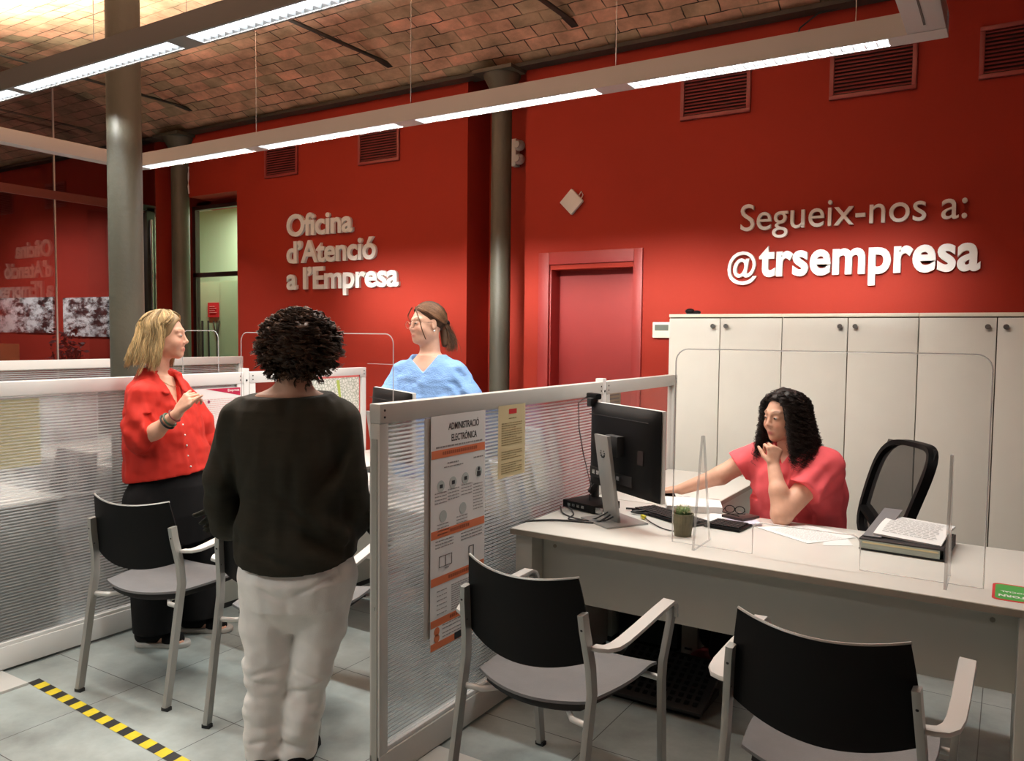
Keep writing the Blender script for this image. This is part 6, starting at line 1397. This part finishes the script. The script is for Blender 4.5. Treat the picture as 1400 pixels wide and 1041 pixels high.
    ring(np.array(Wr) - ax * 0.35, ax, 0.034, 0.006, 'bracelet', mat('dark_green_bead', (0.03, 0.06, 0.03), 0.4), o); ring(np.array(Wr) - ax * 0.48, ax, 0.036, 0.006, 'bracelet', BLACKM, o); ring(np.array(Wr) - ax * 0.12, ax, 0.031, 0.004, 'bracelet', mat('wine_cord', (0.15, 0.02, 0.02), 0.6), o)
    ring((0.025, -0.01, 1.315), (0.55, 0, 0.83), 0.066, 0.0014, 'necklace', mat('fine_gold', (0.6, 0.4, 0.2), 0.3, metal=0.9), o)
    Hm = Field((-0.20, -0.17, 1.33), (0.16, 0.17, 1.70), 0.005); Hm.E = None
    Hm.ell(H.P(-0.020, 0, 0.035), (0.101, 0.084, 0.094), 0.02, R=H.R); Hm.rc(H.P(-0.05, 0.045, 0.0), H.P(-0.07, 0.055, -0.085), 0.055, 0.045, 0.03); Hm.rc(H.P(-0.05, -0.045, 0.0), H.P(-0.06, -0.055, -0.085), 0.055, 0.045, 0.03)
    Hm.ell(H.P(0.092, 0, -0.020), (0.075, 0.085, 0.105), 0.01, R=H.R, sub=True); Hm.rc(H.P(0.0, 0, -0.06), (-0.02, 0, 1.32), 0.045, 0.055, 0.01, sub=True)
    L1 = drape(H, 3600, 18, (0.110, 0.096, 0.102), 0.318, rng, facew=(0.02, 1.32), flare=0.034, wav=0.006, frq=0.5, t0=0.55, curl_in=0.5, back=0.06, jl=0.05, per=12, spread=0.0055)
    hair_object(H, o, Hm, [L1], (0.46, 0.32, 0.155), 0.38, 0.0015, rng, dark=0.55)
    return o
woman_red()

# ---- woman in blue, standing behind the desk
def woman_blue():
    rng = np.random.RandomState(3); H = Head((0.046, -0.005, 1.612), 213, 2, 1.0, 3); base = (0.68, 0.40, 0.29)
    F = Field((-0.30, -0.42, -0.005), (0.44, 0.30, 1.74), 0.0045); H.build(F); F.ell(H.P(0.035, 0, -0.085), (0.045, 0.05, 0.028), 0.02)
    F.rc(H.P(-0.02, 0, -0.05), (0.068, 0.01, 1.42), 0.052, 0.062, 0.03)
    u, v = rotz(-20)
    for s in (-1, 1): F.rc((0.07, 0.0, 1.40), tuple(np.array((0.07, 0.0, 1.34)) + u * 0.13 * s), 0.040, 0.036, 0.02)
    F.loft([(0.85, 0.08, 0.0, 0.19, 0.15), (1.1, 0.08, 0, 0.18, 0.14), (1.25, 0.075, 0, 0.185, 0.13), (1.36, 0.07, 0, 0.165, 0.095), (1.43, 0.068, 0.0, 0.075, 0.065)], ang=math.radians(-20), k=0.03)
    F.ell((0.08, 0.0, 0.86), (0.19, 0.15, 0.14), 0.04)
    for s in (-1, 1): F.chain([np.array((0.08, 0.0, 0.8)) + u * 0.09 * s, np.array((0.08, 0.0, 0.45)) + u * 0.09 * s, np.array((0.08, 0.02, 0.07)) + u * 0.09 * s], [0.10, 0.062, 0.045], 0.03); p = np.array((0.08, 0.0, 0.035)) + u * 0.09 * s; F.rc(p, p - v * 0.14, 0.034, 0.03, 0.02)
    aR = [(0.23, -0.055, 1.34), (0.31, -0.09, 1.08), (0.20, -0.28, 0.93)]; aL = [(-0.09, 0.055, 1.34), (-0.17, 0.0, 1.08), (-0.12, -0.22, 0.93)]
    for A, n in ((aR, 1), (aL, -1)): F.chain(A, [0.055, 0.045, 0.028], 0.02)
    hand(F, aR[2], (-0.6, -0.8, -0.15), (0, 0, -1), [(0.3, 0.4, 0.3)] * 4, side=1); hand(F, aL[2], (0.2, -0.95, -0.15), (0, 0, -1), [(0.3, 0.4, 0.3)] * 4, side=-1)
    o = person('person in a light blue V-neck top and glasses standing behind the middle desk', (-2.92, 3.65, 0), F, lambda V: H.colour(V, base, lip=(0.52, 0.18, 0.15)), 0); H.eyes(o, (-0.1, 0))
    S = Field((-0.30, -0.30, 0.72), (0.46, 0.26, 1.48), 0.006)
    S.loft([(0.74, 0.08, 0.0, 0.235, 0.185), (1.0, 0.08, 0, 0.232, 0.175), (1.2, 0.078, 0, 0.228, 0.160), (1.30, 0.075, 0, 0.215, 0.138), (1.37, 0.072, 0, 0.180, 0.108), (1.42, 0.068, 0.0, 0.115, 0.080), (1.45, 0.066, 0.0, 0.085, 0.07)], ang=math.radians(-20), k=0)
    S.chain([(0.215, -0.05, 1.325), (0.290, -0.075, 1.19), (0.325, -0.09, 1.10)], [0.078, 0.082, 0.080], 0.03); S.chain([(-0.085, 0.055, 1.325), (-0.150, 0.02, 1.19), (-0.185, -0.005, 1.10)], [0.074, 0.080, 0.080], 0.03)
    S.folds(0.006, 16, 16, 22, 3.3); S.wave(0.006, lambda X, Y, Z: np.sin((X * 1.0 + Z * 0.9) * 75) * np.exp(-((X - 0.27) / 0.06) ** 2))
    S.cut((0.325, -0.09, 1.115), (0.30, -0.1, -1), lo=(0.255, -0.3, 0.9), hi=(0.46, 0.2, 1.2)); S.cut((-0.185, -0.005, 1.125), (-0.4, -0.1, -1), lo=(-0.30, -0.3, 0.9), hi=(-0.125, 0.2, 1.25))
    sl, (X, Y, Z) = S.region(S.lo, S.lo + S.h * S.n); q = np.abs((X - 0.025) + 0.15 * Y) ; vc = np.maximum(q - (Z - 1.335) * 0.88, Y + 0.02); S.F[sl] = np.maximum(S.F[sl], -np.maximum(vc, 1.335 - Z))
    S.cut((0.07, 0, 1.435), (0, 0, 1))
    col = cloth('light_blue_gauze', (0.22, 0.40, 0.75), 0.85, bump=0.5, bs=90, noise=0.08, stretch=(1, 1, 3)); tp = garment('top', S, col, o)
    T = Field((-0.22, -0.24, 0.06), (0.36, 0.24, 0.95), 0.008); T.loft([(0.62, 0.08, 0, 0.20, 0.155), (0.8, 0.08, 0, 0.21, 0.16), (0.93, 0.08, 0, 0.19, 0.15)], ang=math.radians(-20), k=0)
    for s in (-1, 1): T.chain([np.array((0.08, 0.0, 0.8)) + u * 0.09 * s, np.array((0.08, 0.0, 0.45)) + u * 0.09 * s, np.array((0.08, 0.02, 0.08)) + u * 0.09 * s], [0.115, 0.09, 0.07], 0.02)
    garment('trousers', T, BLK, o)
    # glasses
    W = mat('rose_wire_frame', (0.45, 0.26, 0.2), 0.25, metal=0.8); b = MB()
    for s in (-1, 1): c = H.P(0.103, s * 0.032, 0.0); b.sweep([Vector(c + (H.l * math.cos(a) * 0.026 + H.u * (math.sin(a) * 0.020 - 0.002))) for a in np.arange(24) * PI / 12], [(0.0016 * math.cos(a), 0.0016 * math.sin(a)) for a in np.arange(6) * PI / 3], up=Vector(H.f), closed=True); b.tube([Vector(H.P(0.103, s * 0.058, 0.005)), Vector(H.P(0.09, s * 0.074, 0.006)), Vector(H.P(0.0, s * 0.083, 0.004))], 0.0014, 5)
    b.tube([Vector(H.P(0.104, -0.007, 0.003)), Vector(H.P(0.109, 0, 0.006)), Vector(H.P(0.104, 0.007, 0.003))], 0.0013, 5); bit('glasses', b, W, o)
    b = MB(); b.sphere(H.P(-0.008, 0.083, -0.045), 0.006, 10, 8); bit('earring', b, WHITE, o)
    Hm = Field((-0.10, -0.16, 1.44), (0.22, 0.18, 1.78), 0.005); Hm.ell(H.P(-0.026, 0, 0.036), (0.097, 0.078, 0.087), 0.02, R=H.R)
    Hm.ell(H.P(0.090, 0, -0.012), (0.078, 0.078, 0.095), 0.01, R=H.R, sub=True); Hm.ell(H.P(-0.005, 0.09, -0.025), (0.028, 0.03, 0.04), 0.01, R=H.R, sub=True); Hm.ell(H.P(-0.005, -0.09, -0.025), (0.028, 0.03, 0.04), 0.01, R=H.R, sub=True)
    Hm.rc(H.P(-0.115, 0.0, -0.01), H.P(-0.105, 0.02, -0.12), 0.028, 0.020, 0.02)
    # strands combed back from the hairline to the nape
    P = []; tgt = np.array([-0.118, 0.0, -0.005])
    for i in range(1500):
        ph = rng.uniform(-1.9, 1.9); th = rng.uniform(0.15, 1.0) if abs(ph) < 1.1 else rng.uniform(0.2, 1.45); d = np.array([math.sin(th) * math.cos(ph), math.sin(th) * math.sin(ph), math.cos(th)]); r0 = np.array([0.101, 0.083, 0.092]); off = np.array([-0.026, 0, 0.036])
        a = d * r0; t = tgt - off; pts = []
        for s in np.linspace(0, 1, 10):
            q = a * (1 - s) + t * s; q = q + np.array([0, np.sign(a[1]) * 0.02 * math.sin(s * PI), -0.01 * math.sin(s * PI)]); n_ = math.sqrt(((q / r0) ** 2).sum()); q = q / n_ * (1.035 + 0.012 * rng.randn() * s); pts.append(H.P(*(q + off)))
        P.append(pts)
    P2 = []
    for i in range(260):
        o0 = rng.randn(3) * 0.012; e = rng.randn(3) * 0.014; P2.append([H.P(-0.115 + o0[0] - 0.03 * math.sin(s * 2.2) + e[0] * s, 0.0 + o0[1] + e[1] * s + 0.03 * s, -0.0 + o0[2] - 0.15 * s) for s in np.linspace(0, 1, 10)])
    P3 = []
    for s_ in (-1, 1):
        for i in range(14 if s_ > 0 else 5): j = rng.randn(2) * 0.0016; P3.append([H.P(0.074 + 0.016 * math.sin(s * PI) - 0.03 * s + j[0], s_ * (0.018 + 0.062 * min(1, s * 2.2) - 0.008 * s) + j[1], 0.098 - (0.19 if s_ > 0 else 0.10) * s) for s in np.linspace(0, 1, 10)])
    h_ = hair_object(H, o, Hm, [np.array(P), np.array(P2), np.array(P3)], (0.13, 0.065, 0.034), 0.35, 0.0016, rng, dark=0.6)
    b = MB(); b.sphere(H.P(-0.135, 0.01, 0.0), (0.014, 0.02, 0.02), 12, 8); bit('hair_clip', b, BLACKP, o)
    return o
woman_blue()

# ---- seated woman in coral
def woman_seated():
    rng = np.random.RandomState(4); H = Head((-0.118, -0.055, 1.196), 204, 6, 0.97, 0); base = (0.66, 0.37, 0.26)
    F = Field((-0.68, -0.40, -0.005), (0.36, 0.40, 1.33), 0.0045); H.build(F)
    F.rc(H.P(-0.03, 0, -0.05), (-0.055, 0.0, 1.05), 0.050, 0.060, 0.03)
    u, v = rotz(-48)
    SL, SR = np.array((0.055, -0.13, 0.985)), np.array((-0.180, 0.12, 0.995))
    F.rc((-0.045, 0.0, 1.04), SL, 0.042, 0.046, 0.03); F.rc((-0.045, 0.0, 1.04), SR, 0.042, 0.046, 0.03)
    F.loft([(0.50, 0.03, 0.10, 0.18, 0.14), (0.70, 0.0, 0.06, 0.17, 0.13), (0.88, -0.02, 0.02, 0.175, 0.125), (0.98, -0.04, 0.0, 0.16, 0.10), (1.06, -0.045, 0.0, 0.07, 0.06)], ang=math.radians(-48), k=0.03)
    F.ell((0.03, 0.11, 0.56), (0.20, 0.19, 0.10), 0.04)
    k1, k2 = (-0.33, -0.16, 0.52), (-0.36, 0.02, 0.52)
    F.chain([(0.02, 0.02, 0.56), k1, (-0.38, -0.10, 0.10)], [0.09, 0.062, 0.042], 0.03); F.chain([(-0.06, 0.14, 0.56), k2, (-0.38, 0.08, 0.10)], [0.09, 0.062, 0.042], 0.03)
    for y in (-0.10, 0.08): F.rc((-0.36, y + 0.01, 0.045), (-0.47, y - 0.07, 0.035), 0.034, 0.028, 0.02)
    EL, WL = np.array((-0.180, -0.245, 0.782)), np.array((-0.188, -0.145, 0.978))
    F.chain([SL, EL, 0.5 * (EL + WL) + np.array((0.0, -0.012, 0)), WL], [0.056, 0.044, 0.038, 0.027], 0.02)
    hand(F, WL, (0.06, 0.12, 1), (-0.1, 0.95, 0.05), [(1.2, 1.4, 0.9), (1.25, 1.4, 0.9), (1.3, 1.4, 0.9), (1.35, 1.4, 0.9)], thumb=(0.9, 0.7), side=1, s=0.92)
    ER, WR = np.array((-0.345, 0.150, 0.885)), np.array((-0.515, 0.235, 0.800))
    F.chain([SR, ER, WR], [0.054, 0.043, 0.027], 0.02); hand(F, WR, (-0.85, 0.35, -0.15), (0, 0, -1), [(0.25, 0.4, 0.3), (0.2, 0.4, 0.3), (0.25, 0.4, 0.3), (0.3, 0.45, 0.3)], side=-1, s=0.95)
    o = person('person with black curly hair in a coral shirt seated with one hand at her chin', (-0.8, 3.85, 0), F, lambda V: H.colour(V, base, lip=(0.45, 0.13, 0.12), brow=(0.06, 0.035, 0.025)), 0); H.eyes(o, (-0.1, 0))
    S = Field((-0.34, -0.36, 0.46), (0.30, 0.36, 1.14), 0.006)
    S.loft([(0.50, 0.02, 0.10, 0.225, 0.185), (0.62, 0.012, 0.085, 0.222, 0.182), (0.75, -0.005, 0.06, 0.222, 0.178), (0.86, -0.015, 0.025, 0.218, 0.165), (0.94, -0.025, 0.01, 0.210, 0.145), (1.00, -0.035, 0.0, 0.185, 0.118), (1.045, -0.042, 0.0, 0.125, 0.09), (1.085, -0.045, 0.0, 0.075, 0.068)], ang=math.radians(-48), k=0)
    S.chain([SL + np.array((-0.01, 0.01, -0.01)), SL * 0.45 + EL * 0.55 + np.array((0.015, 0, 0.01))], [0.082, 0.078], 0.03); S.rc(SL, (0.05, -0.05, 0.80), 0.07, 0.06, 0.04)
    S.chain([SR + np.array((0.01, -0.01, -0.01)), SR * 0.42 + ER * 0.58], [0.076, 0.070], 0.03)
    S.folds(0.007, 14, 14, 12, 4.0); S.wave(0.008, lambda X, Y, Z: np.sin((X * 0.75 - Z * 1.15 + Y * 0.4) * 62) * np.exp(-((X - 0.03) / 0.09) ** 2 - ((Z - 0.93) / 0.08) ** 2))
    dL = EL - SL; S.cut(SL * 0.47 + EL * 0.53, dL, lo=(-0.26, -0.36, 0.70), hi=(0.0, -0.12, 0.92)); dR = ER - SR; S.cut(SR * 0.45 + ER * 0.55, dR, lo=(-0.34, 0.02, 0.80), hi=(-0.19, 0.36, 1.02))
    sl, (X, Y, Z) = S.region(S.lo, S.lo + S.h * S.n); fw = -(X + 0.055) * 0.74 - Y * 0.67; sd = np.abs((X + 0.055) * 0.67 - Y * 0.74); vc = np.maximum(sd - (Z - 0.975) * 0.62, 0.0 - fw); S.F[sl] = np.maximum(S.F[sl], -np.maximum(vc, 0.975 - Z))
    garment('shirt', S, cloth('coral_shirt_cloth', (0.88, 0.125, 0.145), 0.8, bump=0.12, bs=400), o)
    T = Field((-0.48, -0.28, 0.05), (0.30, 0.36, 0.72), 0.008); T.ell((0.03, 0.11, 0.56), (0.22, 0.20, 0.115), 0.04)
    T.chain([(0.02, 0.02, 0.56), k1, (-0.38, -0.10, 0.12)], [0.105, 0.08, 0.065], 0.03); T.chain([(-0.06, 0.14, 0.56), k2, (-0.38, 0.08, 0.12)], [0.105, 0.08, 0.065], 0.03); garment('trousers', T, BLK, o)
    for y in (-0.10, 0.08):
        b = Field((-0.58, y - 0.18, -0.002), (-0.28, y + 0.10, 0.13), 0.006); b.rc((-0.345, y + 0.015, 0.045), (-0.47, y - 0.07, 0.03), 0.045, 0.04, 0.01); b.cut((0, 0, 0), (0, 0, -1)); garment('shoe', b, mat('dark_red_leather', (0.16, 0.012, 0.014), 0.5), o)
    Hm = Field((-0.24, -0.22, 0.98), (0.14, 0.16, 1.34), 0.005); Hm.ell(H.P(-0.022, 0, 0.034), (0.101, 0.088, 0.092), 0.02, R=H.R)
    for s in (-1, 1): Hm.rc(H.P(-0.035, s * 0.055, 0.0), H.P(-0.05, s * 0.068, -0.125), 0.048, 0.040, 0.03)
    Hm.rc(H.P(-0.07, 0, 0.0), H.P(-0.08, 0, -0.13), 0.055, 0.05, 0.03); Hm.ell(H.P(0.092, 0, -0.012), (0.078, 0.072, 0.105), 0.01, R=H.R, sub=True); Hm.folds(0.010, 24, 24, 24, 2.0)
    L1 = drape(H, 1900, 46, (0.106, 0.098, 0.100), 0.330, rng, facew=(0.12, 1.0), flare=0.030, wav=0.0125, frq=3.0, t0=0.7, back=0.03, jl=0.12, per=6, spread=0.0058)
    hair_object(H, o, Hm, [L1], (0.024, 0.016, 0.014), 0.5, 0.0015, rng, dark=0.4, clump=2.4)
    return o
woman_seated()
